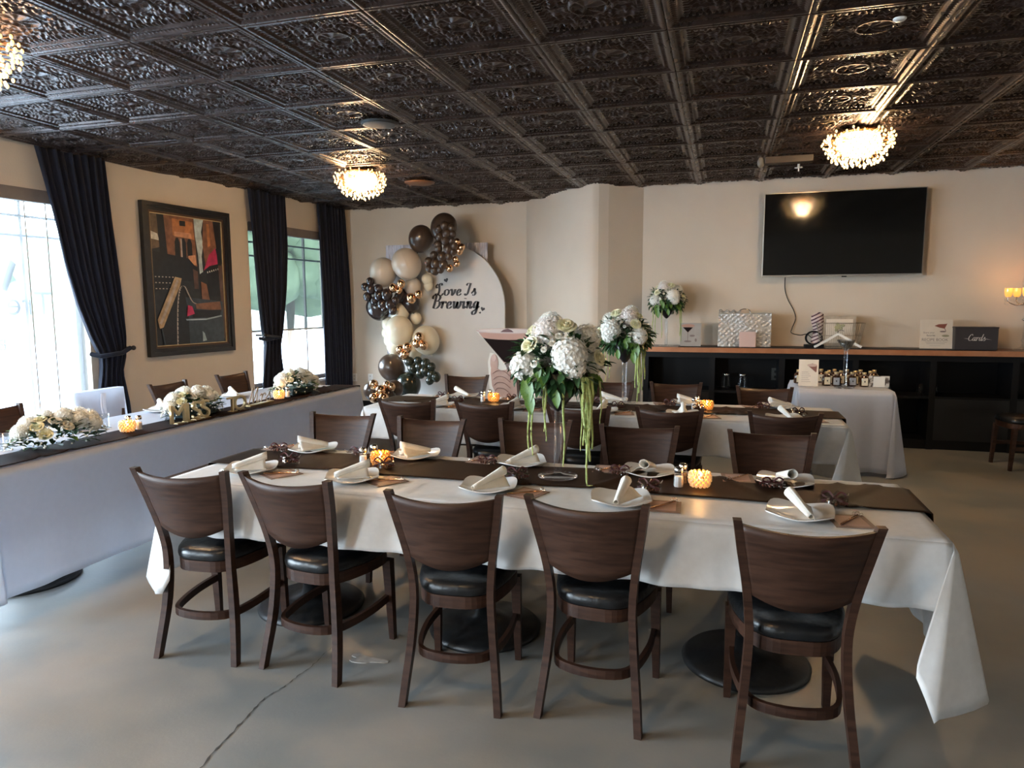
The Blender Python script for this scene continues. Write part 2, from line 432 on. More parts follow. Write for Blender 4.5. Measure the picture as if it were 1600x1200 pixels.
for i, (a, b) in enumerate(ADDED_FWINS):
    w = link('window_%d' % (i + 4), None); w['kind'] = 'structure'  # unseen window, added for its daylight
    f = MB(); f.box(a, b, YB - .13, YB - .07, WZ0, WZ0 + .05); f.box(a, b, YB - .13, YB - .07, WZ1 - .05, WZ1)
    f.box(a, a + .05, YB - .13, YB - .07, WZ0, WZ1); f.box(b - .05, b, YB - .13, YB - .07, WZ0, WZ1); f.box((a + b) / 2 - .02, (a + b) / 2 + .02, YB - .13, YB - .07, WZ0, WZ1)
    f.build('window_frame', M_BLACK, w)
    g = MB(); g.add([(a, YB - .1, WZ0), (b, YB - .1, WZ0), (b, YB - .1, WZ1), (a, YB - .1, WZ1)], [(0, 1, 2, 3)]); g.build('pane', M_PANE, w)
bb = MB(); wbox(bb, YB, YC, 0, .09, 0, .014); struct('baseboard_left', bb, M_BLACK)
struct('baseboard_back', MB().box(-5.4, -2.62, YC - .014, YC, 0, .09), M_BLACK)

# windows
M_MULL = mottled('grey_window_frame', (.20, .17, .15), (.24, .20, .18), 10, .5)
M_SEAM = mat('shade_seam', (.45, .42, .38), .8)
for wi, (a, b) in enumerate(WINS):
    w = link('window_%d' % (wi + 1), None); w['kind'] = 'structure'
    f = MB()
    wbox(f, a, b, WZ0, WZ0 + .05, -.15, -.09); wbox(f, a, b, WZ1 - .05, WZ1, -.15, -.09)
    wbox(f, a, a + .05, WZ0, WZ1, -.15, -.09); wbox(f, b - .05, b, WZ0, WZ1, -.15, -.09)
    f.build('window_frame', M_MULL, w)
    for k, yy in enumerate([a + (b - a) * t for t in ((.36, .82) if wi == 0 else (.72,))]):
        g = MB(); wbox(g, yy - .012, yy + .012, WZ0 + .05, WZ1 - .05, -.135, -.105); g.build('mullion', M_MULL, w)
    for zz in (2.33, 2.16):
        g = MB(); wbox(g, a + .05, b - .05, zz - .010, zz + .010, -.135, -.105); g.build('mullion', M_MULL, w)
    g = MB(); g.add([(wx(y) - .12, y, z) for y in (a + .05, b - .05) for z in (WZ0 + .05, WZ1 - .05)], [(0, 1, 3, 2)]); g.build('pane', M_PANE, w)
    s = MB(); wbox(s, a, b, WZ0 - .03, WZ0, -.18, .03); s.build('window_sill', M_WHITE, w)
    # cassette and roller shade
    c = thing('roller_shade', ['sheer roller shade drawn down over the big left-hand window with mirrored lettering behind',
              'sheer roller shade half drawn over the narrow window beside the balloons', 'sheer roller shade on the added, unseen window behind the viewer'][wi], 'window shade', (wx(a), a, 0))
    c.location = (0, 0, 0)
    k = MB(); wbox(k, a + .01, b - .01, WZ1 - .10, WZ1 + .01, -.075, .004); k.build('cassette', mottled('taupe_cassette', (.17, .14, .13), (.20, .17, .15), 8, .6), c)
    zb = (.56, 1.215, 2.2)[wi]
    k = MB(); k.add([(wx(y) - .04, y, z) for y in (a + .015, b - .015) for z in (zb, WZ1 - .09)], [(0, 1, 3, 2)]); k.build('shade_fabric', M_SHEER2 if wi == 1 else M_SHEER, c)
    k = MB(); wbox(k, a + .015, b - .015, zb - .012, zb + .012, -.048, -.034); k.build('hem_bar', M_SEAM, c)
    if wi == 0:
        for yy in (4.80, 4.99):
            k = MB(); wbox(k, yy - .005, yy + .005, zb, WZ1 - .1, -.041, -.037); k.build('fabric_seam', M_SEAM, c)

# mirrored lettering on the outside of window 1
def font_mesh(txt, size, extr=.0, shear=0., space=1.):
    cu = bpy.data.curves.new('txt', 'FONT'); cu.body = txt; cu.size = size; cu.extrude = extr; cu.shear = shear; cu.space_character = space
    cu.align_x = 'CENTER'; cu.align_y = 'BOTTOM_BASELINE' if hasattr(cu, 'align_y') else cu.align_y
    o = bpy.data.objects.new('tmp', cu); COL.objects.link(o)
    dg = bpy.context.evaluated_depsgraph_get(); me = bpy.data.meshes.new_from_object(o.evaluated_get(dg))
    COL.objects.unlink(o); bpy.data.objects.remove(o)
    return me
M_DECAL = mat('frosted_window_decal', (.10, .10, .10), .8)
dec = thing('window_lettering', 'faint reversed letters and slanted stroke on the glass of the left window', 'lettering', (wx(4.84) - .112, 4.84, 1.47))
me = font_mesh('Tre', .30); me.materials.append(M_DECAL)
link('letters', me, dec, (0, 0, 0), (radians(90), 0, radians(-90)))
me = font_mesh('B', .14); me.materials.append(M_DECAL)
link('letters', me, dec, (0, -.28, -.30), (radians(90), 0, radians(-90)))
sl = MB(); sl.add([(0, -.26, .22), (0, -.20, .20), (0, -.10, .44), (0, -.15, .48)], [(0, 1, 2, 3)]); sl.build('slanted_stroke', M_DECAL, dec)

# outside: pale ground and trees seen through the shades
gr = MB().box(-40, -6.4, -30, 40, -.3, -.12).build('outside_ground', mottled('pale_paving', (.5, .5, .48), (.6, .6, .58), .5, .9), None, kind='structure')
def tree(x, y, h, r, label):
    t = thing('tree', label, 'tree', (x, y, -.12))
    MB().tube([(0, 0, 0), (.05, 0, h * .3), (0, .1, h * .6)], [.16, .12, .07], 8).build('trunk', mat('bark', (.10, .07, .05), .9), t)
    mb = MB()
    for k in range(26):
        a = random.uniform(0, 2 * pi); rr = r * random.uniform(.2, .8); z = h * random.uniform(.35, .95)
        q = r * random.uniform(.3, .5); mb.ball((rr * cos(a), rr * sin(a), z), q, 10, 7, 0, (1, 1, .8))
    mb.build('crown', mottled('tree_foliage', (.14, .18, .10), (.24, .29, .17), 3, .8, bump=.5, bscale=6), t)  # muted green crown, tone varied by noise
tree(-11.2, 16.6, 5.2, 2.4, 'green tree outside, seen through the sheer shade of the narrow window')
tree(-15.5, 11.8, 3.4, 1.5, 'green tree outside, seen through the shade of the wide left window')

# ------------------------------------------------------------------ curtains
def curtain(label, ytop0, ytop1, keys, off=.07, knob=None, pleats=9):
    # keys: list of (z, y0, y1) cloth edges from top to bottom
    t = thing('curtain', label, 'curtain', (0, 0, 0))
    ks = sorted(keys, key=lambda k: -k[0])
    def edges(z):
        for (za, a0, a1), (zb, b0, b1) in zip(ks[:-1], ks[1:]):
            if z >= zb - 1e-6:
                f = (za - z) / (za - zb) if za > zb else 0; f = f * f * (3 - 2 * f) if 0 else f
                return a0 + (b0 - a0) * f, a1 + (b1 - a1) * f
        return ks[-1][1], ks[-1][2]
    zt, zb = ks[0][0], ks[-1][0]
    def fn(u, v):
        z = zt + (zb - zt) * v; a, b = edges(z); w = b - a; w0 = ks[0][2] - ks[0][1]
        y = a + w * u; amp = .019 + .022 * (1 - w / max(w0, .01)) * 1.0
        o = off + amp * sin(u * pleats * 2 * pi + .6 * sin(3 * v)) + .012 * sin(u * 31 + v * 5)
        return (wx(y) + o, y, z)
    m = MB(); m.grid(fn, 110, 46); o = m.build('curtain_fabric', M_NAVY, t); solid(o, .006)
    if knob:
        ky, kz = knob
        k = MB(); k.tube([(wx(ky), ky, kz), (wx(ky) + .13, ky, kz)], .012, 8); k.ball((wx(ky) + .14, ky, kz), .024, 10, 8)
        k.build('holdback', mat('dark_bronze', (.04, .03, .025), .35, .7), t)
        a, b = edges(kz); tb = MB()
        tb.tube([(wx(ky) + .10, ky, kz), (wx(b) + .15, (a + b) / 2 + .05, kz - .04), (wx(a) + .13, a - .01, kz - .06), (wx(a) + .02, a - .01, kz - .04)], .022, 8)
        tb.build('tieback', M_NAVY, t)
    return t
curtain('navy curtain swept back to a knob between the wide left window and the framed picture', 0, 0,
        [(2.95, 4.84, 5.53), (2.35, 4.96, 5.55), (1.9, 5.04, 5.58), (1.55, 5.13, 5.60), (1.25, 5.24, 5.615), (1.04, 5.34, 5.60), (.9, 5.33, 5.56), (.6, 5.27, 5.62), (.03, 5.25, 5.66)], knob=(5.645, 1.13))
curtain('navy curtain tied back between the framed picture and the narrow window', 0, 0,
        [(2.95, 7.44, 8.14), (2.3, 7.48, 8.13), (1.74, 7.54, 8.06), (1.2, 7.60, 7.96), (1.05, 7.64, 7.92), (.9, 7.62, 7.92), (.5, 7.56, 7.98), (.03, 7.52, 8.02)], knob=(7.56, 1.17))
curtain('straight navy curtain in the room corner right of the narrow window', 0, 0,
        [(2.95, 8.78, 9.46), (1.5, 8.84, 9.52), (.03, 8.86, 9.54)], off=.075)

# ------------------------------------------------------------------ framed picture
def picture():
    y0, y1, z0, z1 = 5.93, 7.145, 1.015, 2.612
    t = thing('framed_picture', 'tall picture of a canal bridge and boats in a black frame on the left wall', 'picture', (wx(6.54), 6.54, 1.81), rot=(0, 0, radians(-4.4)))
    W, H = (y1 - y0) / 2, (z1 - z0) / 2
    def ring(a, b, d0, d1, m, name):
        mb = MB()
        for (ya, yb, za, zb) in ((-W + a, W - a, H - b, H - a), (-W + a, W - a, -H + a, -H + b), (-W + a, -W + b, -H + b, H - b), (W - b, W - a, -H + b, H - b)):
            mb.box(d0, d1, ya, yb, za, zb)
        mb.build(name, m, t)
    ring(0, .045, .003, .055, M_FRAMEBLK, 'outer_frame'); ring(.045, .085, .003, .042, M_FRAMEBLK, 'frame_cove')
    ring(.085, .105, .003, .034, M_FRAMEBR, 'inner_lip'); ring(.105, .112, .003, .028, M_GOLDL, 'gilt_line')
    cols = {'base': (.016, .018, .022), 'tan': (.13, .085, .05), 'orange': (.42, .16, .055), 'brick': (.20, .085, .045), 'sky': (.45, .52, .50), 'dark': (.008, .009, .012),
            'pink': (.42, .02, .08), 'gold': (.40, .27, .15), 'pale': (.42, .34, .28), 'water': (.035, .05, .065), 'white': (.6, .58, .5), 'ref': (.30, .38, .42), 'brown': (.10, .05, .035), 'peach': (.55, .26, .14)}
    names = list(cols); ms = [mottled('print_' + k, tuple(c * .8 for c in v), tuple(min(1, c * 1.3) for c in v), 16, .3, coat=.2) for k, v in cols.items()]
    cw, chh = 2 * (W - .11), 2 * (H - .11); mb = MB(); cnt = [0]
    def P(name, pts):
        cnt[0] += 1
        mb.poly([(.012 + .0002 * cnt[0], -cw / 2 + u * cw, chh / 2 - v * chh) for u, v in pts], names.index(name))
    P('base', [(0, 0), (1, 0), (1, 1), (0, 1)])
    P('tan', [(0, 0), (.1, 0), (.12, .25), (0, .27)]); P('white', [(0, .13), (.10, .15), (.12, .20), (0, .19)])
    P('dark', [(.1, 0), (.2, 0), (.2, .3), (.12, .3)])
    P('brick', [(.19, 0), (.6, 0), (.62, .38), (.22, .33)]); P('orange', [(.3, .02), (.58, .03), (.6, .17), (.3, .15)]); P('peach', [(.32, .12), (.56, .12), (.56, .165), (.32, .155)])
    P('dark', [(.40, .03), (.48, .03), (.48, .07), (.40, .07)])
    for k in range(3):
        u = .32 + .085 * k
        P('dark', [(u, .2), (u + .02, .165), (u + .05, .165), (u + .07, .2), (u + .07, .35), (u, .35)])
    P('pale', [(.40, .17), (.42, .17), (.42, .36), (.40, .36)]); P('peach', [(.5, .30), (.6, .29), (.61, .37), (.49, .37)])
    P('dark', [(0, .28), (.5, .32), (.62, .40), (.55, .5), (.3, .5), (0, .6)])
    P('sky', [(.60, 0), (.74, 0), (.70, .1), (.72, .2), (.69, .3), (.70, .42), (.65, .44), (.64, .3), (.61, .15)])
    P('brick', [(.74, 0), (.88, 0), (.92, .22), (.82, .3), (.74, .36), (.71, .2)]); P('orange', [(.78, .03), (.82, .03), (.83, .2), (.79, .22)])
    P('dark', [(.88, 0), (1, 0), (1, .35), (.94, .3)])
    P('dark', [(.74, .36), (.93, .33), (.95, .62), (.78, .62)])
    P('pink', [(.9, .22), (.80, .28), (.71, .41), (.80, .37), (.93, .35), (.92, .27)])
    for k in range(6): u = .76 + .032 * k; v = .415 - .006 * k; P('white', [(u, v), (u + .014, v), (u + .014, v + .014), (u, v + .014)])
    P('brown', [(.93, .36), (1, .36), (1, .97), (.97, .97)])
    P('brown', [(.55, .4), (.62, .42), (.62, .56), (.56, .56)]); P('brick', [(.66, .5), (.74, .52), (.78, .66), (.66, .66)])
    for k in range(3):
        for j in range(6): u = .03 + .045 * j; v = .47 + .045 * k; P('pale', [(u, v), (u + .02, v), (u + .02, v + .008), (u, v + .008)])
    P('water', [(.3, .62), (.97, .66), (.97, 1), (.1, 1), (.06, .8)])
    P('dark', [(.08, .84), (.3, .55), (.40, .55), (.45, .75), (.45, 1), (.12, 1)])
    P('gold', [(.29, .47), (.38, .48), (.36, .53), (.10, .86), (.05, .87), (.03, .80)]); P('pale', [(.31, .49), (.34, .50), (.08, .84), (.05, .83)])
    arc = cr_spline([(.27, 1.0, 0), (.28, .85, 0), (.30, .68, 0), (.34, .56, 0), (.40, .54, 0), (.45, .60, 0), (.50, .66, 0), (.56, .68, 0)], 5)
    for a, b in zip(arc[:-1], arc[1:]): P('pale', [(a.x, a.y), (b.x, b.y), (b.x + .016, b.y + .01), (a.x + .018, a.y)])
    P('brick', [(.55, .68), (.92, .66), (.94, .74), (.56, .72)]); P('dark', [(.5, .73), (.94, .73), (.9, .79), (.5, .79)])
    P('pink', [(.44, .69), (.5, .70), (.53, .76), (.42, .78)]); P('ref', [(.40, .80), (.70, .80), (.93, .775), (.94, .785), (.7, .812), (.41, .812)])
    P('ref', [(.63, .90), (.66, .92), (.69, .98), (.63, .985)])
    mb.build('canvas', ms, t)
    MB().box(.0, .012, -W + .03, W - .03, -H + .03, H - .03).build('backing_board', M_BLACK, t)
picture()

# ------------------------------------------------------------------ chairs
def make_chair(label):
    t = thing('dining_chair', label, 'chair')
    # seat cushion
    def outline(s=1., n=40):
        pts = []
        for i in range(n):
            a = 2 * pi * i / n; c, d = cos(a), sin(a)
            x = .218 * (abs(c) ** .55) * (1 if c > 0 else -1); y = .215 * (abs(d) ** .62) * (1 if d > 0 else -1)
            x *= .86 - .20 * (-y / .215) if y < 0 else .86 + .14 * y / .215
            if y < 0: y *= .93
            pts.append((x * s, (y) * s + .015))
        return pts
    o = outline()
    m = MB(); n = len(o); rings = []
    for s_, z in ((.96, .432), (1.0, .44), (1.015, .455), (1.0, .472), (.95, .484), (.80, .492), (.5, .496), (.0, .497)):
        rings += [(x * s_, (y - .015) * s_ + .015, z) for x, y in o]
    fs = [tuple(range(n - 1, -1, -1))]
    for k in range(7):
        for i in range(n): j = (i + 1) % n; fs.append((k * n + i, k * n + j, (k + 1) * n + j, (k + 1) * n + i))
    m.add(rings, fs, True); m.build('seat', M_VINYL, t)
    # seat frame (apron)
    m = MB(); a = [(x * .985, (y - .015) * .985 + .015) for x, y in o]; m.prism(a, .385, .434, smooth=False); m.build('seat_frame', M_WOOD, t)
    # rear posts
    zs = [(0, -.235, .190), (.10, -.213, .180), (.22, -.190, .167), (.34, -.180, .157), (.44, -.180, .153), (.52, -.186, .157), (.62, -.206, .169), (.74, -.238, .190), (.84, -.270, .206), (.868, -.279, .211)]
    for s in (-1, 1):
        p = cr_spline([(s * x, y, z) for z, y, x in zs], 3)
        m = MB(); m.bar([((q.x, q.y, q.z),   .0135, .0165 + .003 * sin(min(1, q.z / .45) * pi)) for q in p]); m.build('leg', M_WOOD, t)
    # front legs
    for s in (-1, 1):
        m = MB(); m.bar([((s * .183, .205, 0), .013, .013), ((s * .178, .185, .39), .021, .019)]); m.build('leg', M_WOOD, t)
    # curved backrest panel
    def post(z):
        for (za, ya, xa), (zb, yb, xb) in zip(zs[:-1], zs[1:]):
            if z <= zb: f = (z - za) / (zb - za); return ya + (yb - ya) * f, xa + (xb - xa) * f
        return zs[-1][1], zs[-1][2]
    def fn(u, v, th=0.):
        a = 2 * u - 1; bot = .600 - .045 * (1 - a * a); top = .855 - .016 * (1 - a * a)
        z = bot + (top - bot) * v; y, x = post(z); w = x - .006
        return (a * w, y - .052 * (1 - a * a) * (.55 + .45 * v) - .004 + th, z)
    m = MB(); nu, nv = 20, 8
    front = [fn(i / nu, j / nv, .008) for j in range(nv + 1) for i in range(nu + 1)]; back = [fn(i / nu, j / nv, -.008) for j in range(nv + 1) for i in range(nu + 1)]
    N = len(front); fs = []
    for j in range(nv):
        for i in range(nu):
            a = j * (nu + 1) + i; b = a + 1; c = b + nu + 1; d = a + nu + 1
            fs += [(b, a, d, c), (N + a, N + b, N + c, N + d)]
    m.add(front + back, fs, True)
    bd = [i for i in range(nu + 1)] + [j * (nu + 1) + nu for j in range(1, nv + 1)] + [nv * (nu + 1) + i for i in range(nu - 1, -1, -1)] + [j * (nu + 1) for j in range(nv - 1, 0, -1)]
    m.f += [(bd[i], bd[(i + 1) % len(bd)], N + bd[(i + 1) % len(bd)], N + bd[i]) for i in range(len(bd))]; m.sm += [False] * len(bd); m.mi += [0] * len(bd)
    m.build('backrest', M_WOOD, t)
    # bentwood stretcher hoop, closed at the back
    pts = cr_spline([(.172, .19, .205), (.178, .05, .203), (.158, -.10, .20), (.115, -.185, .20), (0, -.212, .20), (-.115, -.185, .20), (-.158, -.10, .20), (-.178, .05, .203), (-.172, .19, .205)], 4)
    m = MB(); m.tube(pts, 0, 4, flat=None) if 0 else None
    vs = []; fs = []
    for k, p in enumerate(pts):
        d = (pts[min(k + 1, len(pts) - 1)] - pts[max(k - 1, 0)]).normalized(); nrm = Vector((d.y, -d.x, 0))
        for a, b in ((-.0085, -.017), (.0085, -.017), (.0085, .017), (-.0085, .017)): vs.append(p + nrm * a + Vector((0, 0, b)))
    for k in range(len(pts) - 1):
        for i in range(4): j = (i + 1) % 4; fs.append((k * 4 + i, k * 4 + j, k * 4 + 4 + j, k * 4 + 4 + i))
    m = MB(); m.add(vs, fs + [(3, 2, 1, 0), tuple(len(vs) - 4 + i for i in range(4))]); m.build('stretcher', M_WOOD, t)
    return t
ORD = ['first', 'second', 'third', 'fourth', 'fifth']
near = [(-2.19, 2.655, 5), (-1.64, 2.67, -6), (-.985, 2.61, 5), (-.425, 2.655, -4), (.25, 2.585, 4)]
chair0 = make_chair('walnut chair with black seat, leftmost of the five in the front row')
for i, (x, y, r) in enumerate(near):
    lab = ['leftmost walnut chair of the five in the front row, black seat', 'second walnut chair from the left in the front row, wrinkled black seat', 'middle walnut chair of the five in the front row, back squarely to the viewer',
           'fourth walnut chair from the left of the five in the front row', 'rightmost and nearest walnut chair in the front row by the hanging cloth corner'][i]
    if i == 0: chair0.location = (x, y, 0); chair0.rotation_euler = (0, 0, radians(r)); chair0['label'] = lab; chair0['group'] = 'chairs on the near side of the near table'
    else: copy_tree(chair0, (x, y, 0), (0, 0, radians(r)), lab, 'chairs on the near side of the near table')
for i, (x, y, r) in enumerate([(-2.28, 3.66, 183), (-1.68, 3.63, 179), (-1.04, 3.73, 183), (-.42, 3.69, 184), (.255, 3.67, 179)]):
    copy_tree(chair0, (x, y, 0), (0, 0, radians(r)), 'walnut chair at the far side of the near table, %s of five from left' % ORD[i], 'chairs on the far side of the near table')
for i, (x, y, r) in enumerate([(-2.20, 4.93, 2), (-1.60, 4.97, -2), (-.93, 4.93, 1), (-.32, 4.97, -1), (.385, 4.96, 0)]):
    copy_tree(chair0, (x, y, 0), (0, 0, radians(r)), 'walnut chair at the near side of the rear table, %s of five from left' % ORD[i], 'chairs on the near side of the rear table')
for i, (x, y, r) in enumerate([(-2.36, 6.13, 182), (-1.62, 6.05, 180), (-.96, 5.98, 179), (-.37, 5.95, 182), (.335, 5.80, 180)]):
    copy_tree(chair0, (x, y, 0), (0, 0, radians(r)), 'walnut chair at the far side of the rear table, %s of five from left' % ORD[i], 'chairs on the far side of the rear table')
for i, (y, lab) in enumerate([(3.55, 'dark chair at the head table in front of the wide left window'), (5.14, 'dark chair at the head table below the framed picture'), (5.99, 'dark chair at the head table just left of the tied-back curtain')]):
    copy_tree(chair0, (-4.47, y, 0), (0, 0, radians(-90 + [2, 0, -2][i])), lab, 'bare chairs of the head table')
copy_tree(chair0, (2.74, 7.60, 0), (0, 0, radians(96)), 'dark chair standing by the black counter at the far right edge')
# covered chair: white fitted cover over a chair
cc = copy_tree(chair0, (-4.48, 4.40, 0), (0, 0, radians(-90)), 'chair under a white fabric cover with a satin sash at the head table')
def cover():
    def fn(u, v):
        a = 2 * pi * u; c, s_ = cos(a), sin(a)
        z = .885 - .86 * v
        sx_ = (abs(c) ** .35) * (1 if c > 0 else -1); sy_ = (abs(s_) ** .35) * (1 if s_ > 0 else -1)
        hx = .232 + .02 * v; yb = -.31 + .04 * v
        yf = -.225 + .03 * min(1, v / .45) if v < .44 else .25 + .03 * (v - .44)
        if .40 < v < .44: yf = -.19 + (.25 + .19) * (v - .40) / .04
        cy, hy = (yb + yf) / 2, (yf - yb) / 2
        w = .008 * sin(9 * a) * v
        return (sx_ * (hx + w), cy + sy_ * (hy + w), z)
    m = MB(); m.grid(fn, 72, 60); b = len(m.v)
    m.poly([fn(i / 72, 0) for i in range(72)]); m.build('chair_cover', M_CLOTHM, cc)
    s = MB(); s.grid(lambda u, v: (fn(u, .32 + .10 * v)[0] * 1.012, fn(u, .32 + .05 * v)[1] * 1.0 - .004 * (1 if sin(2 * pi * u) < 0 else -1), .60 - .07 * v), 72, 3)
    for p in (-.05, .05): pass
    # loose sash end down the front of the cover back (seen from the room)
    s.grid(lambda u, v: (-.02 + .05 * u + .01 * sin(5 * v), -.205 + .012 * sin(3 * pi * u), .86 - .26 * v), 5, 8)
    s.build('sash', mottled('silver_white_satin', (.82, .82, .86), (.88, .88, .92), 12, .25, sheen=.3), cc)
cover()

# ------------------------------------------------------------------ tables and cloths
def make_table(label, cx, cy, lx, ly, h=.752, bx=0., by=0.):
    t = thing('pedestal_table', label, 'table', (cx, cy, 0))
    MB().rbox(-lx / 2, lx / 2, -ly / 2, ly / 2, h - .03, h, .02).build('tabletop', M_WOOD, t)
    MB().cyl(bx, by, .03, h - .03, .038, 16).build('column', M_BLKMET, t)
    MB().lathe([(.265, 0), (.268, .012), (.25, .03), (.12, .05), (.05, .07), (.04, .12), (.0, .12)], 40, (bx, by, 0)).build('base', M_BLKMET, t)
    MB().box(bx - .22, bx + .22, by - .03, by + .03, h - .05, h - .03).box(bx - .03, bx + .03, by - .22, by + .22, h - .05, h - .03).build('support', M_BLKMET, t)
    return t
for i, x in enumerate((-1.97, -.93, .11)):
    make_table('%s of three pedestal tables joined under the near white cloth' % ['left', 'middle', 'right'][i], x, 2.97, 1.03, .74, bx=(-.04, -.13, .02)[i], by=.11)
for i, x in enumerate((-2.08, -.935, .21)):
    make_table('%s of three pedestal tables joined under the rear white cloth' % ['left', 'middle', 'right'][i], x, 5.28, 1.12, .74)
for i, y in enumerate((2.93, 4.02, 5.40)):
    o = make_table('%s of three pedestal tables joined under the head table cloth' % ['nearest', 'middle', 'farthest'][i], -3.76, y, .74, (1.02, 1.1, 1.22)[i])
make_table('square pedestal table under the cloth of the favor table', 1.07, 7.30, .72, .72)

def tablecloth(label, x0, x1, y0, y1, drops, z=.762, mt=M_CLOTH, fold=.010, flare=.09, group='white tablecloths', crease=.33, seed=1, tail=1., wav=.018):
    # drops: (front -y, right +x, back +y, left -x)
    rnd = random.Random(seed)
    nx = max(8, int((x1 - x0) / .025)); ny = max(8, int((y1 - y0) / .025))
    m = MB()
    ph = [rnd.uniform(0, 6.28) for _ in range(8)]
    def top(u, v):
        x = x0 + (x1 - x0) * u; y = y0 + (y1 - y0) * v
        e = min(u, 1 - u) * (x1 - x0); f = min(v, 1 - v) * (y1 - y0); k = min(1, e / .03, f / .03)
        cz = 0
        if crease:
            d = abs(((x - x0) / crease) % 1 - .5) * crease; cz += .0035 * math.exp(-(d / .012) ** 2)
            d = abs(y - (y0 + y1) / 2 - .12); cz += .003 * math.exp(-(d / .012) ** 2)
        return (x, y, z + k * (cz + .0015 + .0012 * sin(5 * x + ph[0]) * sin(7 * y + ph[1])) - (1 - k) ** 2 * .004)
    m.grid(top, nx, ny)
    NR = 14
    def side_profile(l): # returns outward fraction rounding
        return l
    # side skirts
    def skirt(p0, p1, nrm, d, ns, sd):
        L = sqrt((p1[0] - p0[0]) ** 2 + (p1[1] - p0[1]) ** 2)
        def fn(u, v):
            x = p0[0] + (p1[0] - p0[0]) * u; y = p0[1] + (p1[1] - p0[1]) * u
            s = u * L; edge = min(1, s / .12, (L - s) / .12)
            dd = d * (1 + wav * 2.2 * edge * sin(3.1 * s + ph[sd]) + wav * edge * sin(7.3 * s + ph[sd + 1]))
            l = dd * v
            rr = .010 * (1 - math.exp(-l / .010))
            o = rr + flare * l + edge * fold * (v ** .8) * (sin(19 * s + ph[sd + 2]) + .7 * sin(33 * s + ph[sd + 3]) + .5 * sin(8 * s))
            zz = z - .004 - l * sqrt(1 - flare * flare) + rr * .3
            return (x + nrm[0] * o, y + nrm[1] * o, zz)
        m.grid(fn, ns, NR)
    dF, dR, dB, dL = drops
    skirt((x0, y0), (x1, y0), (0, -1), dF, nx, 0); skirt((x1, y0), (x1, y1), (1, 0), dR, ny, 1)
    skirt((x1, y1), (x0, y1), (0, 1), dB, nx, 2); skirt((x0, y1), (x0, y0), (-1, 0), dL, ny, 3)
    tabA = [(0, flare, 0), (.09, .22, .08), (.255, -.14, .33), (.37, -.30, .30), (.6, -.22, .20), (.85, -.05, .12), (1, 0, flare)]
    def kk(t):
        for (a, ax, ay), (b, bx, by) in zip(tabA[:-1], tabA[1:]):
            if t <= b + 1e-9:
                f = (t - a) / (b - a); f = f * f * (3 - 2 * f); return ax + (bx - ax) * f, ay + (by - ay) * f
    def corner(cx, cy, sxn, syn, dA, dBb):
        # A = along x, B = along y
        swap = dA < dBb
        def fn(u, v):
            th = u * pi / 2; L = min(dA / max(cos(th), 1e-6), dBb / max(sin(th), 1e-6)); l = L * v
            if swap: kb, ka = kk(1 - u)
            else: ka, kb = kk(u)
            fade = tail
            ka = ka if u in (0, 1) else ka * fade + (1 - fade) * flare * cos(th); kb = kb if u in (0, 1) else kb * fade + (1 - fade) * flare * sin(th)
            rr = .010 * (1 - math.exp(-l / .010)); q = sqrt(max(.05, 1 - ka * ka - kb * kb))
            return (cx + sxn * (ka * l + rr * cos(th)), cy + syn * (kb * l + rr * sin(th)), max(.012, z - .004 - l * q + rr * .3))
        m.grid(fn, 26, NR)
    corner(x1, y0, 1, -1, dR, dF); corner(x0, y0, -1, -1, dL, dF); corner(x1, y1, 1, 1, dR, dB); corner(x0, y1, -1, 1, dL, dB)
    o = m.build('tablecloth', mt); tag(o, label, 'tablecloth', group); solid(o, .0015, 1.)
    return o
tablecloth('white satin cloth on the near long table, its corner trailing at right', -2.42, .745, 2.575, 3.365, (.235, .52, .25, .46), seed=3, wav=.010)
tablecloth('white cloth on the rear long table behind the second row of chairs', -2.66, .785, 4.88, 5.68, (.245, .55, .245, .64), seed=5, wav=.010)
tablecloth('pale grey white cloth hanging nearly to the floor on the head table', -4.16, -3.36, 2.46, 6.09, (.62, .635, .62, .28), mt=M_CLOTHM, fold=.004, flare=.05, crease=.6, seed=8, tail=.5, wav=.006)
tablecloth('grey white floor-length cloth on the small square favor table', .67, 1.465, 6.90, 7.70, (.73, .73, .73, .73), mt=M_CLOTHM, fold=.016, flare=.11, seed=11, tail=.45, crease=.26, wav=.0)

def runner(label, x0, x1, y0, y1, z=.770, endl=0., endr=0., seed=2, wob=.012, axis='x', mt=None):
    rnd = random.Random(seed); cr_ = [(rnd.uniform(0, 1), rnd.uniform(-.06, .06), rnd.uniform(.004, .009)) for _ in range(16)]
    L = (x1 - x0) if axis == 'x' else (y1 - y0); TL = endl + L + endr
    def fn(u, v):
        s = u * TL - endl
        b = 0
        for c, k, a in cr_:
            d = s - c * L - k * (v - .5) * 6; b += a * math.exp(-(d / .018) ** 2)
        w = wob * (sin(5 * s + seed) + .6 * sin(11 * s))
        if axis == 'x':
            y = y0 + (y1 - y0) * v + w * (1 if v > .5 else .7)
            ov = .009
            if s < 0: return (x0 + .09 * s - ov, y, z + s)
            if s > L: return (x1 + .09 * (s - L) + ov, y, z - (s - L))
            return (x0 + s, y, z + b)
        x = x0 + (x1 - x0) * v + w * .4
        if s < 0: return (x, y0 + .05 * s - .012, z + s)
        if s > L: return (x, y1 + .05 * (s - L) + .012, z - (s - L))
        return (x, y0 + s, z + b)
    m = MB(); m.grid(fn, int(TL / .018), 14); o = m.build('table_runner', mt or M_SATIN); tag(o, label, 'table runner', 'brown satin runners'); solid(o, .0015, 1.)
runner('crinkled brown satin runner along the near long table', -2.43, .755, 2.885, 3.245, endl=.2, endr=.22, seed=4)
runner('brown satin runner along the rear long table', -2.67, .795, 5.13, 5.47, endl=.2, endr=.2, seed=6)
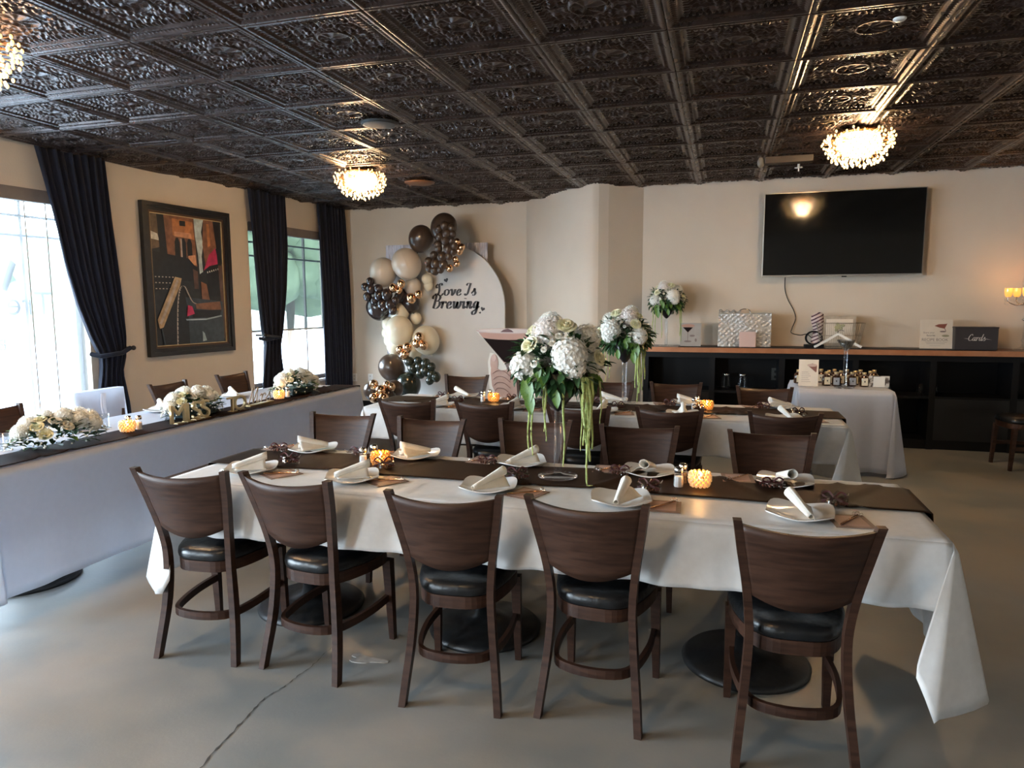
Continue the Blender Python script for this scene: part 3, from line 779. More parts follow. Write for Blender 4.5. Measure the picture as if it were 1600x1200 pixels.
runner('dark brown runner along the room-side edge of the head table', -3.63, -3.365, 2.45, 6.10, endl=.02, endr=.02, seed=9, axis='y', wob=.004, mt=M_RUN2)

# ------------------------------------------------------------------ place settings
def plate_mesh():
    m = MB()
    def fn(u, v, o=0.):
        a = 2 * pi * u; r = v; c, s_ = cos(a), sin(a)
        k = 1 / (abs(c) ** 4 + abs(s_) ** 4) ** .25; rad = .118 * r * (1 + (k - 1) * r)
        z = .006 + .012 * max(0, r - .55) ** 1.3 * 2.2 + .014 * max(0, k - 1) / .19 * r ** 4 - o
        return (rad * c, rad * s_, z)
    m.grid(fn, 48, 9); m.grid(lambda u, v: fn(1 - u, v, .0045), 48, 9)
    m.grid(lambda u, v: fn(u, 1, .0045 * v), 48, 1)
    return m
PL = plate_mesh()
def napkin_mesh(kind):
    m = MB()
    if kind == 0:
        # rolled napkin leaning up
        m.grid(lambda u, v: ((.010 + .014 * v + .003 * sin(6 * pi * u)) * cos(2 * pi * u * 1.3), (v - .5) * .19, (.012 + .014 * v) + (.010 + .013 * v) * sin(2 * pi * u * 1.3) + .035 * v), 20, 8)
        m.grid(lambda u, v: (.01 + .075 * u * v, (v - .5) * .17 - .02 * u, .010 + .03 * v * (1 - u) + .006 * sin(5 * u)), 8, 8)
    else:
        # wide fan fold with a tall peak
        m.grid(lambda u, v: ((u - .5) * .19 * (.35 + .65 * v), (v - .5) * .15, .008 + .055 * v * math.exp(-((u - .45) / .16) ** 2) + .008 * sin(14 * u) * v), 24, 10)
        m.grid(lambda u, v: ((.012 + .008 * v) * cos(2 * pi * u), (v - .5) * .17, .022 + .045 * v + (.012 + .008 * v) * sin(2 * pi * u)), 14, 6)
    return m
def place_setting(n, side, x, y, rz, where, k, grp):
    """plate, napkin, card with stick and favor bag; the label names the seat"""
    o = PL.build('plate', M_PORC); tag(o, 'white square plate, ' + where, 'plate', 'plates ' + grp); o.location = (x, y, .7665); o.rotation_euler = (0, 0, rz)
    return o
protos = {}
def proto_card():
    t = thing('menu_card', 'x', 'card')
    MB().box(-.068, .068, -.078, .078, 0, .0022).build('card_stock', M_KRAFT, t)
    MB().box(-.050, .050, -.060, .060, .0022, .003).build('printed_panel', M_PINK, t, label='blush printed panel')
    m = MB(); m.tube([(-.05, -.062, .007), (.045, .062, .007)], .0032, 6); m.build('stirring_stick', M_GOLD, t, label='copper stick')
    m = MB(); m.ball((.043, .06, .012), .010, 8, 6); m.ball((.055, .052, .011), .007, 8, 6); m.ball((.034, .068, .011), .007, 8, 6); m.build('stick_knot', M_FILM, t)
    return t
def proto_favor():
    t = thing('favor_bag', 'x', 'favor bag')
    m = MB(); rnd = random.Random(3)
    for k in range(9): m.ball((rnd.uniform(-.035, .035), rnd.uniform(-.02, .02), .008), .0068, 8, 6)
    m.build('candies', mottled('chocolate_beans', (.05, .015, .010), (.12, .04, .025), 40, .3), t)
    m = MB(); m.grid(lambda u, v: ((u - .5) * .12 * (1 - .3 * v), -.028 + .035 * v + .008 * sin(9 * u), .002 + .032 * sin(pi * v) + .006 * sin(17 * u + 3 * v)), 14, 6)
    m.grid(lambda u, v: ((u - .5) * .10, .01 + .05 * v, .014 + .02 * v + .012 * sin(13 * u) * v), 12, 4); m.build('cellophane', M_FILM, t)
    m = MB()
    for s in (-1, 1):
        p = cr_spline([(0, .012, .026), (s * .022, .02, .048), (s * .042, .018, .036), (s * .024, .012, .024), (0, .012, .026)], 5)
        m.tube(p, .004, 4, flat=(.001, .0035))
    m.tube([(0, .01, .026), (.03, -.01, .02), (.05, -.012, .012)], .004, 4, flat=(.001, .005)); m.tube([(0, .01, .026), (-.02, -.008, .022), (-.045, .0, .012)], .004, 4, flat=(.001, .005))
    m.build('ribbon_bow', mottled('burgundy_ribbon', (.045, .008, .010), (.09, .014, .015), 20, .45), t)
    return t
card0 = proto_card(); favor0 = proto_favor(); used = {'card': False, 'favor': False}
def put(proto, key, loc, rz, label, group):
    if not used[key]:
        used[key] = True; proto.location = loc; proto.rotation_euler = (0, 0, rz); proto['label'] = label; proto['group'] = group; return proto
    return copy_tree(proto, loc, (0, 0, rz), label, group)
NK = [napkin_mesh(0), napkin_mesh(1)]
def nap(kind, x, y, rz, label, grp, z=.778):
    o = NK[kind].build('napkin', M_NAPK); o.location = (x, y, z); o.rotation_euler = (0, 0, rz); o.scale = (.85, .92, .9); solid(o, .002); tag(o, label, 'napkin', grp)
TZ = .7665
F = [(-2.13, 2.79), (-1.58, 2.775), (-.94, 2.79), (-.37, 2.745), (.29, 2.74)]
FC = [(-1.95, 2.775), (-1.42, 2.79), (-.765, 2.755), (-.205, 2.72), (.455, 2.71)]
FF = [(-2.03, 2.955), (-1.53, 2.985), (-.86, 2.955), (-.28, 2.90), (.425, 2.885)]
for i in range(5):
    w = '%s from left, near side of the near table' % ORD[i]
    place_setting(i, 0, F[i][0], F[i][1], radians((20, 25, 8, 12, -8)[i]), w, i, 'on the near side of the near table')
    nap((1, 1, 0, 0, 0)[i], F[i][0], F[i][1], radians((-50, -50, -30, -5, 20)[i]), ('fan-folded' if i < 2 else 'rolled') + ' white napkin, ' + w, 'napkins on the near side of the near table', .776)
    put(card0, 'card', (*FC[i], TZ), radians((-30, -35, -20, 2, 8)[i]), 'rose brown menu card, ' + w, 'menu cards on the near table')
    put(favor0, 'favor', (*FF[i], .775), radians((20, 30, 20, -5, -10)[i]), 'clear favor bag with burgundy bow, ' + w, 'favor bags on the near table')
Bk = [(-2.10, 3.285), (-1.50, 3.285), (-.93, 3.28), (-.31, 3.24), (.275, 3.215)]
BC = [(-2.31, 3.285), (-1.70, 3.28), (-1.13, 3.285), (-.50, 3.26), (.08, 3.245)]
BF = [(-2.24, 3.19), (-1.78, 3.21), (-1.08, 3.20), (-.43, 3.155), (.215, 3.10)]
for i in range(5):
    w = '%s from left, far side of the near table' % ORD[i]
    place_setting(i, 1, Bk[i][0], Bk[i][1], radians((15, 10, 20, 5, -5)[i]), w, i, 'on the far side of the near table')
    nap((1, 1, 0, 0, 0)[i], Bk[i][0], Bk[i][1], radians((130, 130, -40, 170, 195)[i]), ('fan-folded' if i < 2 else 'rolled') + ' white napkin, ' + w, 'napkins on the far side of the near table', .776)
    put(card0, 'card', (*BC[i], TZ + .004), radians((185, 180, 175, 182, 184)[i]), 'rose brown menu card, ' + w, 'menu cards on the near table')
    put(favor0, 'favor', (*BF[i], .775), radians((200, 170, 190, 180, 185)[i]), 'clear favor bag with burgundy bow, ' + w, 'favor bags on the near table')
for side, y, nm in ((0, 5.02, 'near'), (1, 5.57, 'far')):
    for i, x in enumerate((-2.10, -1.50, -.83, -.25, .42)):
        w = '%s from left, %s side of the rear table' % (ORD[i], nm)
        place_setting(i, side, x, y, radians(8 * i - 15), w, i, 'on the %s side of the rear table' % nm)
        nap(i % 2, x, y, radians(-40 + 100 * side + 15 * i), 'white napkin, ' + w, 'napkins on the rear table', .776)
        put(card0, 'card', (x + (.17 if side == 0 else -.18), y - .02, TZ), radians(5 * i + 180 * side), 'rose brown menu card, ' + w, 'menu cards on the rear table')
        put(favor0, 'favor', (x + (.10 if side == 0 else -.12), (5.19 if side == 0 else 5.44), .775), radians(20 + 150 * side), 'clear favor bag with burgundy bow, ' + w, 'favor bags on the rear table')
for i, y in enumerate((3.45, 4.25, 5.05, 5.85)):
    w = '%s of four along the head table' % ['nearest', 'second nearest', 'third', 'farthest'][i]
    o = PL.build('plate', M_PORC); tag(o, 'white square plate, ' + w, 'plate', 'plates on the head table'); o.location = (-3.98, y, .7665); o.rotation_euler = (0, 0, .3)
    nap(1, -3.98, y, radians(60), 'folded white napkin on a plate, ' + w, 'napkins on the head table', .776)

# candles, shakers, glass
def votive(label, x, y, z=.768, m=M_AMBER, lit=1.):
    t = thing('candle_holder', label, 'candle', (x, y, z), 0, 'lit votive candles')
    b = MB(); prof = [(.012, 0), (.028, .008), (.040, .026), (.043, .042), (.038, .060), (.030, .070)]
    b.lathe(prof, 20, caps=False); b.lathe([(.0, .001), (.012, 0)], 20, caps=False); b.build('mosaic_bowl', M_AMBOWL, t)
    b = MB()
    for k in range(6):
        zz = .010 + .0105 * k; r = .030 + .0145 * sin(pi * (zz) / .082)
        for i in range(13):
            a = 2 * pi * (i + .5 * (k % 2)) / 13; b.ball((r * cos(a), r * sin(a), zz), .0075, 6, 4)
    b.build('glass_chips', M_CHIPA if m is M_AMBER else M_AMBER2, t, kind='stuff')
    MB().cyl(0, 0, .006, .034, .024, 14).build('candle', mat('ivory_wax', (.9, .8, .6), .6, emit=((1., .6, .25), .8)), t)  # wax emission stands in for the flame's glow inside it
    MB().ball((0, 0, .052), .007, 8, 8, 0, (1, 1, 2.4)).build('flame', M_FLAME, t)
    L = bpy.data.lights.new('candle_light', 'POINT'); L.energy = .5 * lit; L.color = (1, .55, .2); L.shadow_soft_size = .02
    q = bpy.data.objects.new('candle_light', L); COL.objects.link(q); q.parent = t; q.location = (0, 0, .095)
def shaker(label, x, y, pep=False, z=.768):
    t = thing('pepper_shaker' if pep else 'salt_shaker', label, 'shaker', (x, y, z), 0, 'glass shakers')
    b = MB(); b.lathe([(.0, .0), (.021, 0), (.022, .004), (.0185, .052), (.015, .062), (.015, .066)], 8, smooth=False, caps=False); b.build('glass_body', M_GLASS, t)
    b = MB(); b.lathe([(.0, .003), (.0185, .003), (.0165, .048), (0, .050)], 8, smooth=False, caps=False); b.build('pepper' if pep else 'salt', M_PEPPER if pep else M_SALT, t)
    b = MB(); b.lathe([(.0165, .064), (.0185, .066), (.0185, .080), (.014, .088), (0, .090)], 16); b.build('cap', M_STEEL, t)
votive('lit amber mosaic candle at the left of the near table', -1.585, 3.06)
shaker('salt shaker beside the left candle of the near table', -1.665, 3.035); shaker('pepper shaker behind the left candle of the near table', -1.65, 3.12, True)
votive('lit mosaic candle at the right of the near table', -.078, 3.05, m=M_AMBER2)
shaker('salt shaker beside the right candle of the near table', -.165, 3.025); shaker('pepper shaker behind the right candle of the near table', -.15, 3.10, True)
votive('lit amber candle at the left of the rear table', -1.745, 5.33)
shaker('salt shaker beside the left candle of the rear table', -1.83, 5.31); shaker('pepper shaker behind the left candle of the rear table', -1.80, 5.40, True)
votive('lit amber candle at the right of the rear table', -.10, 5.32)
shaker('salt shaker beside the right candle of the rear table', -.19, 5.31); shaker('pepper shaker behind the right candle of the rear table', -.17, 5.40, True)
votive('lit mosaic candle on the head table beside the nearest flowers', -3.50, 3.44, .775, M_AMBER2)
shaker('salt shaker by the candle beside the nearest head table flowers', -3.50, 3.53, z=.775); shaker('pepper shaker by the candle beside the nearest head table flowers', -3.55, 3.50, True, z=.775)
votive('lit candle on the head table beside the farthest flowers', -3.50, 5.0, .775, M_AMBER2)
shaker('salt shaker by the candle beside the farthest head table flowers', -3.50, 5.12, z=.775)
def tumbler(label, x, y):
    b = MB(); b.lathe([(0, .006), (.030, .006), (.034, .09), (.036, .09), (.032, 0), (0, 0)], 24, caps=False); o = b.build('water_glass', M_GLASS); o.location = (x, y, .767)
    tag(o, label, 'glass')
tumbler('clear water glass at the left edge on the head table', -3.74, 2.84)
tumbler('clear water glass on the head table behind the candle and nearest flowers', -3.80, 3.55)
tumbler('clear water glass on the head table by the gold letter M', -3.60, 3.90)

# ------------------------------------------------------------------ flowers
def me_of(mb, name, mats):
    o = mb.build(name, mats); me = o.data; bpy.data.objects.remove(o); return me
def rose_mb(seed):
    rnd = random.Random(seed); m = MB()
    for ring, (n, r0, lean, hh) in enumerate([(3, .16, .05, .62), (4, .34, .22, .60), (5, .55, .48, .52), (6, .74, .80, .34)]):
        for k in range(n):
            a0 = 2 * pi * k / n + ring * .7 + rnd.uniform(-.15, .15); wdt = 1.5 * pi / n * (1.25 if ring else 1.5)
            def fn(u, v, a0=a0, wdt=wdt, r0=r0, lean=lean, hh=hh):
                a = a0 + (u - .5) * wdt * 1.6 * (.55 + .45 * v)
                r = r0 * (.55 + .45 * v) + lean * .45 * v * v - .05 * (2 * u - 1) ** 2 * v
                z = -.45 + (hh + .45) * (1 - (1 - v) ** 1.5) - .13 * (2 * u - 1) ** 2 * v - lean * .25 * v ** 3
                return (r * cos(a), r * sin(a), z)
            m.grid(fn, 6, 5)
    m.ball((0, 0, .15), .15, 8, 6, 0, (1, 1, 2.3)); m.ball((0, 0, -.25), .55, 12, 6, 0, (1, 1, .5))
    return m
ROSES = [me_of(rose_mb(s), 'rose', M_ROSE) for s in (1, 2)]; ROSESP = [me_of(rose_mb(s), 'rose', M_ROSEP) for s in (3, 4)]
def hyd_mb(seed, n=120, spiky=False):
    rnd = random.Random(seed); m = MB(); m.ball((0, 0, 0), .93, 18, 12)
    for k in range(n):
        z = 1 - 2 * (k + .5) / n
        if z < -.75: continue
        a = k * 2.39996 + rnd.uniform(-.1, .1); rr = sqrt(1 - z * z); N = Vector((rr * cos(a), rr * sin(a), z)); T = N.orthogonal().normalized(); B = N.cross(T)
        R0 = .96 + rnd.uniform(0, .05); tw = rnd.uniform(0, pi); s = .19 if not spiky else .12; q = 4 if not spiky else 6
        T = (T + N * rnd.uniform(-.25, .25)).normalized(); B = (B + N * rnd.uniform(-.25, .25)).normalized()
        for j in range(q):
            b = tw + 2 * pi * j / q; D = T * cos(b) + B * sin(b); E = N.cross(D); lift = rnd.uniform(-.01, .05) + (.16 if spiky else 0)
            c = N * R0; L = s * (1.5 if spiky else 1.0); W = s * (.30 if spiky else .62)
            m.add([c - N * .01, c + D * L * .55 + E * W + N * (.01 + lift * .6), c + D * L * 1.1 + N * lift, c + D * L * .55 - E * W + N * (.01 + lift * .6)], [(0, 1, 2, 3)], False)
    return m
HYD = [me_of(hyd_mb(5), 'hydrangea', M_HYD), me_of(hyd_mb(6), 'hydrangea', M_HYD)]
CHRY = me_of(hyd_mb(7, 120, True), 'chrysanthemum', M_HYDP)
CHRW = me_of(hyd_mb(9, 120, True), 'chrysanthemum', M_HYD)
def leaf(m, base, dirv, up, L, W, mi=0, droop=.25):
    d = Vector(dirv).normalized(); u = Vector(up); s = d.cross(u)
    if s.length < 1e-3: s = d.cross(Vector((1, 0, 0)))
    s.normalize(); u = s.cross(d); vs = []; P = [0, .25, .55, .8, 1.0]; Wd = [.15, .8, 1., .6, .02]
    for t, w in zip(P, Wd):
        c = Vector(base) + d * L * t + u * (-droop * L * t * t)
        vs += [c - s * W * w / 2 + u * W * .12 * w, c - u * W * .05, c + s * W * w / 2 + u * W * .12 * w]
    fs = []
    for k in range(4): fs += [(3 * k, 3 * k + 1, 3 * k + 4, 3 * k + 3), (3 * k + 1, 3 * k + 2, 3 * k + 5, 3 * k + 4)]
    m.add(vs, fs, True, mi)
BLEAF = MB(); leaf(BLEAF, (0, 0, 0), (1, 0, 0), (0, 0, 1), 1., .55, 0, .2); BLEAF = me_of(BLEAF, 'leaf', M_LEAFB)
DLEAF = MB(); leaf(DLEAF, (0, 0, 0), (1, 0, 0), (0, 0, 1), 1., .5, 0, .25); DLEAF = me_of(DLEAF, 'leaf', M_LEAFD)
def put_flower(me, t, c, r, d):
    d = Vector(d).normalized(); q = d.to_track_quat('Z', 'Y')
    o = link(me.name.split('.')[0], me, t, c); o.rotation_mode = 'QUATERNION'; o.rotation_quaternion = q; o.scale = (r, r, r); return o
def amaranth(m, x, y, z0, z1, w, seed, out=.02, tail=None):
    rnd = random.Random(seed); n = max(8, int((z0 - z1) / .014)); pts = []; rs = []
    for k in range(n + 1):
        t = k / n; pts.append((x + out * min(1, 4 * t) + .003 * sin(9 * t + seed), y + .003 * cos(7 * t + seed), z0 + (z1 - z0) * t))
        rs.append(w * (.8 + .45 * rnd.random()) * (1 - .55 * t))
    if tail: pts += [(x + out + a, y + b, z1 + c) for a, b, c in tail]; rs += [w * .35] * len(tail)
    m.tube(pts, rs, 6)
def tall_vase(label, x, y, z, stem, flip=1, seed=1, dark=True, flowers=True, sc=1., strands=None):
    t = thing('flower_vase' if flowers else 'martini_vase', label, 'vase', (x, y, z))
    MB().lathe([(0, .0), (.084, 0), (.090, .004), (.088, .009), (.03, .013), (.012, .02), (0, .02)], 32).build('base', M_GLASS, t)
    MB().lathe([(.0165, .015), (.0175, .02), (.0175, stem)], 14, caps=False).build('stem', M_GLASS, t)
    h = .17 * sc; r = .15 * sc
    MB().lathe([(.004, stem - .004), (.02, stem + .004), (r, stem + h), (r + .003, stem + h), (.021, stem - .001), (.004, stem - .012)], 32, caps=False).build('glass_bowl', mat('black_liner', (.012, .010, .012), .3) if dark else M_GLASS, t)
    MB().lathe([(.002, stem), (r * .88, stem + h * .86), (0, stem + h * .86)], 28, caps=False).build('black_liner', mat('black_liner', (.012, .010, .012), .45) if dark else mat('grey_liner', (.07, .07, .055), .5), t)
    if not flowers: return t
    C = Vector((0, 0, stem + .215)); rnd = random.Random(seed)
    fl = [('h', .082, -.15, .035, .076), ('h', .10, -.15, -.012, .052), ('h', -.118, -.12, -.015, .064), ('h', -.075, -.13, -.045, .040), ('c', -.03, -.07, .125, .062), ('r', -.095, -.13, .075, .040), ('r', .055, -.09, .155, .043), ('r', -.105, -.03, .135, .034),
          ('h', .152, .0, .0, .055), ('w', .12, .04, .10, .055), ('s', .035, -.14, .115, .016), ('s', .012, -.16, .085, .014), ('s', .165, -.08, .06, .016), ('s', -.06, -.19, .0, .015), ('s', -.02, -.18, .06, .013),
          ('h', -.12, .11, .01, .070), ('h', .06, .14, .0, .07), ('r', -.02, .10, .14, .042), ('r', .13, .12, .07, .038), ('w', -.04, .03, .16, .05), ('r', .19, -.05, .02, .034)]
    for k, (kd, a, b, c, r_) in enumerate(fl):
        p = C + Vector((a * flip, b, c)); d = (p - C); d.z += .05; d.y -= .04
        me = {'h': HYD[k % 2], 'c': CHRY, 'w': CHRW, 'r': ROSES[k % 2], 's': ROSESP[k % 2]}[kd]
        put_flower(me, t, p, r_, d)
    g = MB()
    for k in range(700):
        a = rnd.uniform(0, 2 * pi); e = rnd.uniform(-.95, 1.0); rr = rnd.uniform(.09, .20); d = Vector((cos(a) * cos(e), sin(a) * cos(e), sin(e)))
        p = C + Vector((d.x * rr, d.y * rr, d.z * rr * .75 - .015)); leaf(g, p, d + Vector((rnd.uniform(-.6, .6), rnd.uniform(-.6, .6), rnd.uniform(-.7, .3))), (rnd.uniform(-.4, .4), rnd.uniform(-.4, .4), 1), rnd.uniform(.035, .070), rnd.uniform(.018, .034), 0)
    o = g.build('greenery', M_LEAFD, t, kind='stuff')
    for k in range(22):
        a = rnd.uniform(0, 2 * pi); p = C + Vector((.15 * cos(a), .15 * sin(a), rnd.uniform(-.06, .0)))
        o = link('leaf', BLEAF if k % 3 else DLEAF, t, p, (rnd.uniform(-.4, .4), rnd.uniform(.2, 1.2), a)); s = rnd.uniform(.06, .10); o.scale = (s, s, s)
    for a, b, c, L in ((-.10, -.15, -.05, .13), (-.085, -.16, -.12, .10), (.03, -.16, -.11, .08), (-.03, -.17, -.02, .09), (-.05, -.17, .01, .08)):
        p = C + Vector((a * flip, b, c)); o = link('leaf', BLEAF, t, p, (.3, 1.25, -1.4)); o.scale = (L, L * .9, L)
    sb = MB()
    for k in range(60):
        a = rnd.uniform(0, 2 * pi); e = rnd.uniform(-.1, 1.2); R_ = rnd.uniform(.15, .19)
        sb.ball(C + Vector((R_ * cos(a) * cos(e), R_ * sin(a) * cos(e), .85 * R_ * sin(e))), .006, 5, 4)
    sb.build('filler_buds', M_BUD, t, kind='stuff')
    for k, (a, b, z1, w) in enumerate(strands):
        m = MB(); amaranth(m, a * flip, b, stem + .16, z1, w, seed * 10 + k, .01 * flip, [(.006, 0, -.002), (.025, -.008, -.0)] if z1 < .02 else None); m.build('hanging_amaranth', M_AMAR, t)
    return t
tall_vase('tall martini-shaped vase of white flowers standing on the near table', -.697, 3.05, .772, .31, 1, 1,
          strands=[(-.105, -.15, .15, .006), (-.088, -.155, .125, .006), (-.03, -.15, .19, .006), (-.04, -.14, .23, .005), (.05, -.15, .085, .0065), (.10, -.02, .13, .005),
                   (.150, -.14, .008, .008), (.158, -.135, .11, .009), (.142, -.13, .14, .009), (.165, -.12, .16, .008), (.135, -.15, .18, .008), (.19, -.05, .26, .005)])
tall_vase('tall martini-shaped vase of white flowers standing on the rear table', -.72, 5.44, .772, .33, -1, 2,
          strands=[(-.12, -.08, .03, .008), (-.135, -.08, .10, .009), (-.105, -.09, .14, .009), (-.15, -.06, .12, .008), (-.125, -.1, .18, .009), (-.165, -.03, .2, .008), (.10, -.05, .20, .004), (.13, -.02, .17, .004)])
tall_vase('tall martini-shaped vase of white flowers at the left end of the counter', -.64, 8.45, 1.047, .33, 1, 3,
          strands=[(-.16, -.06, .07, .006), (-.13, -.06, .06, .006), (-.05, -.14, .10, .007), (.15, -.06, .12, .007), (.165, -.05, .06, .006)])
tall_vase('empty dark-bowled martini vase standing among the favor bottles', 1.075, 7.02, .768, .345, dark=False, flowers=False, sc=.55)

def low_arr(label, x, y, L, W, H, rz, seed, box=True):
    t = thing('flower_arrangement', label, 'flowers', (x, y, .775), rz, 'low white arrangements on the head table'); rnd = random.Random(seed)
    if box: MB().rbox(-L * .30, L * .30, -W * .30, W * .30, 0, .06, .01).build('planter', mat('dark_teal_planter', (.008, .03, .035), .4), t)
    g = MB()
    for k in range(300):
        a = rnd.uniform(0, 2 * pi); e = rnd.uniform(-.05, 1.4); d = Vector((cos(a) * cos(e) * L / 2, sin(a) * cos(e) * W / 2, sin(e) * H)); p = d * rnd.uniform(.6, .95); p.z = max(p.z, .012)
        leaf(g, p + Vector((0, 0, .01)), Vector((cos(a), sin(a), rnd.uniform(-.1, .8))), (0, 0, 1), rnd.uniform(.04, .075), rnd.uniform(.018, .03), 0, .15)
    g.build('greenery', M_LEAFD, t, kind='stuff')
    for k in range(10):
        a = rnd.uniform(0, 2 * pi); p = (cos(a) * L * .36, sin(a) * W * .36, rnd.uniform(.03, H * .5)); o = link('leaf', BLEAF, t, p, (0, rnd.uniform(-.5, .3), a)); s = rnd.uniform(.06, .1); o.scale = (s, s, s)
    n = int(15 * L / .4)
    for k in range(n):
        a = k * 2.4; rr = sqrt((k + .5) / n) * .86; d = Vector((cos(a) * rr * L / 2, sin(a) * rr * W / 2, H * sqrt(max(.05, 1 - rr * rr)) + .0)); kd = k % 4
        me = [ROSES[0], CHRW, HYD[0], ROSESP[1]][kd]; r_ = (.036, .042, .048, .032)[kd] * rnd.uniform(.9, 1.1)
        d.z = max(d.z, r_ * .9)
        put_flower(me, t, d, r_, (d.x / L, d.y / W, d.z / H * .6 + .05))
    sb = MB()
    for k in range(150):
        a = rnd.uniform(0, 2 * pi); e = rnd.uniform(0, .8); q = Vector((cos(a) * cos(e) * L * .52, sin(a) * cos(e) * W * .56, sin(e) * H * 1.0 + .02)); sb.ball(q, .0055, 5, 4)
    sb.build('baby_breath', M_HYD, t, kind='stuff')
low_arr('low mound of cream roses and white flowers, nearest on the head table', -3.56, 3.02, .56, .27, .17, radians(90), 4, box=False)
low_arr('low white arrangement in a dark planter between the gold letters on the head table', -3.58, 4.10, .50, .25, .17, radians(90), 5)
low_arr('low white arrangement in a dark planter, farthest on the head table', -3.58, 5.36, .52, .27, .19, radians(90), 6)

# ------------------------------------------------------------------ calligraphy
GL = {
 'L': (1.35, [[(.9, 1.65), (.72, 2.0), (.38, 1.8), (.45, 1.3), (.52, .8), (.40, .2), (.12, .0), (-.05, .2), (.2, .3), (.6, .05), (1.0, 0), (1.3, .35)], [(.12, 1.9), (-.12, 1.6), (.0, 1.25), (.2, 1.35)]]),
 'o': (1.0, [[(.5, 1), (.15, .8), (.1, .3), (.4, 0), (.75, .25), (.8, .7), (.5, 1)], [(.78, .85), (1.0, .9)]]),
 'v': (1.0, [[(-.05, .8), (.15, 1), (.30, .6), (.38, 0), (.75, .5), (.78, .95), (1.0, .85)]]),
 'e': (.88, [[(.1, .42), (.55, .55), (.62, .88), (.4, 1), (.12, .6), (.2, .1), (.5, 0), (.88, .3)]]),
 'I': (1.0, [[(0, 1.6), (.25, 1.95), (.9, 1.9)], [(.68, 1.95), (.52, 1.0), (.4, .3), (.1, 0), (-.1, .3)]]),
 's': (.75, [[(-.05, .3), (.3, .75), (.42, 1.1), (.5, .7), (.66, .35), (.45, 0), (.12, .1)]]),
 'B': (1.28, [[(.45, 1.9), (.36, 1), (.2, 0)], [(-.1, 1.4), (.05, 1.9), (.7, 2.02), (1.08, 1.7), (.9, 1.2), (.42, 1.05)], [(.42, 1.05), (1.0, 1.0), (1.12, .5), (.7, 0), (.05, .1)]]),
 'r': (.78, [[(-.05, .8), (.15, 1), (.22, .5), (.12, 0)], [(.2, .6), (.45, 1.0), (.7, .95), (.72, .72)]]),
 'w': (1.42, [[(-.05, .85), (.18, 1), (.2, .4), (.36, 0), (.62, .4), (.7, 1)], [(.7, 1), (.7, .4), (.9, 0), (1.2, .5), (1.2, 1), (1.42, .85)]]),
 'i': (.55, [[(-.05, .8), (.18, 1), (.18, .4), (.28, 0), (.55, .3)], [(.32, 1.5), (.33, 1.4)]]),
 'n': (.98, [[(-.05, .8), (.15, 1), (.18, .5), (.1, 0)], [(.16, .5), (.45, 1), (.65, .85), (.58, .3), (.7, 0), (.98, .3)]]),
 'g': (.98, [[(.65, .9), (.35, 1), (.08, .6), (.2, .1), (.5, .15), (.68, .9)], [(.70, 1.0), (.62, 0), (.5, -.7), (.15, -.9), (0, -.55), (.4, -.2), (.98, .3)]]),
 'C': (1.08, [[(.95, 1.55), (.8, 1.95), (.4, 1.7), (.1, 1), (.15, .3), (.5, 0), (1.08, .35)]]),
 'a': (.95, [[(.7, .9), (.4, 1), (.1, .6), (.15, .1), (.45, .1), (.7, .8)], [(.72, 1), (.62, .4), (.75, 0), (.98, .3)]]),
 'd': (1.0, [[(.7, .9), (.4, 1), (.1, .6), (.15, .1), (.45, .1), (.7, .8)], [(.95, 2), (.75, 1), (.65, .3), (.8, 0), (1.03, .3)]]),
 'M': (1.6, [[(-.2, .25), (.05, 0), (.28, 1), (.42, 1.95), (.55, 1.0), (.68, .1)], [(.68, .1), (.95, 1.2), (1.12, 1.95), (1.15, 1.0), (1.25, .05), (1.6, .35)]]),
 ' ': (.5, [])}
def script(m, txt, x, y, s, shear=.2, wmin=.06, wmax=.26, space=0., place=None):
    adv = 0
    for ch in txt:
        a, st = GL[ch]
        for S in st:
            P = cr_spline([((px + adv) + shear * py, py, 0) for px, py in S], 7)
            V = []; n = len(P)
            for k in range(n):
                d = (P[min(k + 1, n - 1)] - P[max(k - 1, 0)]).normalized(); w = wmin + (wmax - wmin) * abs(d.y) ** 1.6
                if 0 < k < n - 1: pass
                else: w *= .75
                nn = Vector((-d.y, d.x, 0)) * w / 2; V += [P[k] + nn, P[k] - nn]
            vs = [place(x + s * v.x, y + s * v.y) for v in V]
            m.add(vs, [(2 * k, 2 * k + 1, 2 * k + 3, 2 * k + 2) for k in range(n - 1)])
        adv += a + space
    return adv * s
def swidth(txt, space=0.): return sum(GL[c][0] + space for c in txt)
def heart(m, x, y, s, place, rot=0.):
    pts = []
    for k in range(24):
        t = 2 * pi * k / 24; hx = 16 * sin(t) ** 3 / 17; hy = (13 * cos(t) - 5 * cos(2 * t) - 2 * cos(3 * t) - cos(4 * t)) / 17
        pts.append(place(x + s * (hx * cos(rot) - hy * sin(rot)), y + s * (hx * sin(rot) + hy * cos(rot))))
    m.poly(pts)

# ------------------------------------------------------------------ backdrop, drape, balloons, cutout
YA = 9.30
t = thing('arch_backdrop', 'white round-topped arch panel reading Love Is Brewing behind the balloons', 'backdrop', (-3.74, YA, 0))
R = .87; zc = 1.50; pts = [(-R, 0), (R, 0)] + [(R * cos(pi * k / 40), zc + R * sin(pi * k / 40)) for k in range(41)]
m = MB(); n = len(pts); m.add([(x, y, z) for y in (-.02, .02) for x, z in pts], [tuple(range(n)), tuple(range(2 * n - 1, n - 1, -1))] + [(i, n + i, n + (i + 1) % n, (i + 1) % n) for i in range(n)])
m.build('arch_panel', mottled('arch_white_fabric', (.66, .63, .60), (.70, .67, .64), 3, .75), t)
m = MB(); pl_ = lambda a, b: (a, -.0235, b)
s1 = .090; script(m, 'Love Is', -.14, 1.665, s1 * .93, place=pl_, space=.1, wmax=.40, wmin=.09, shear=.18)
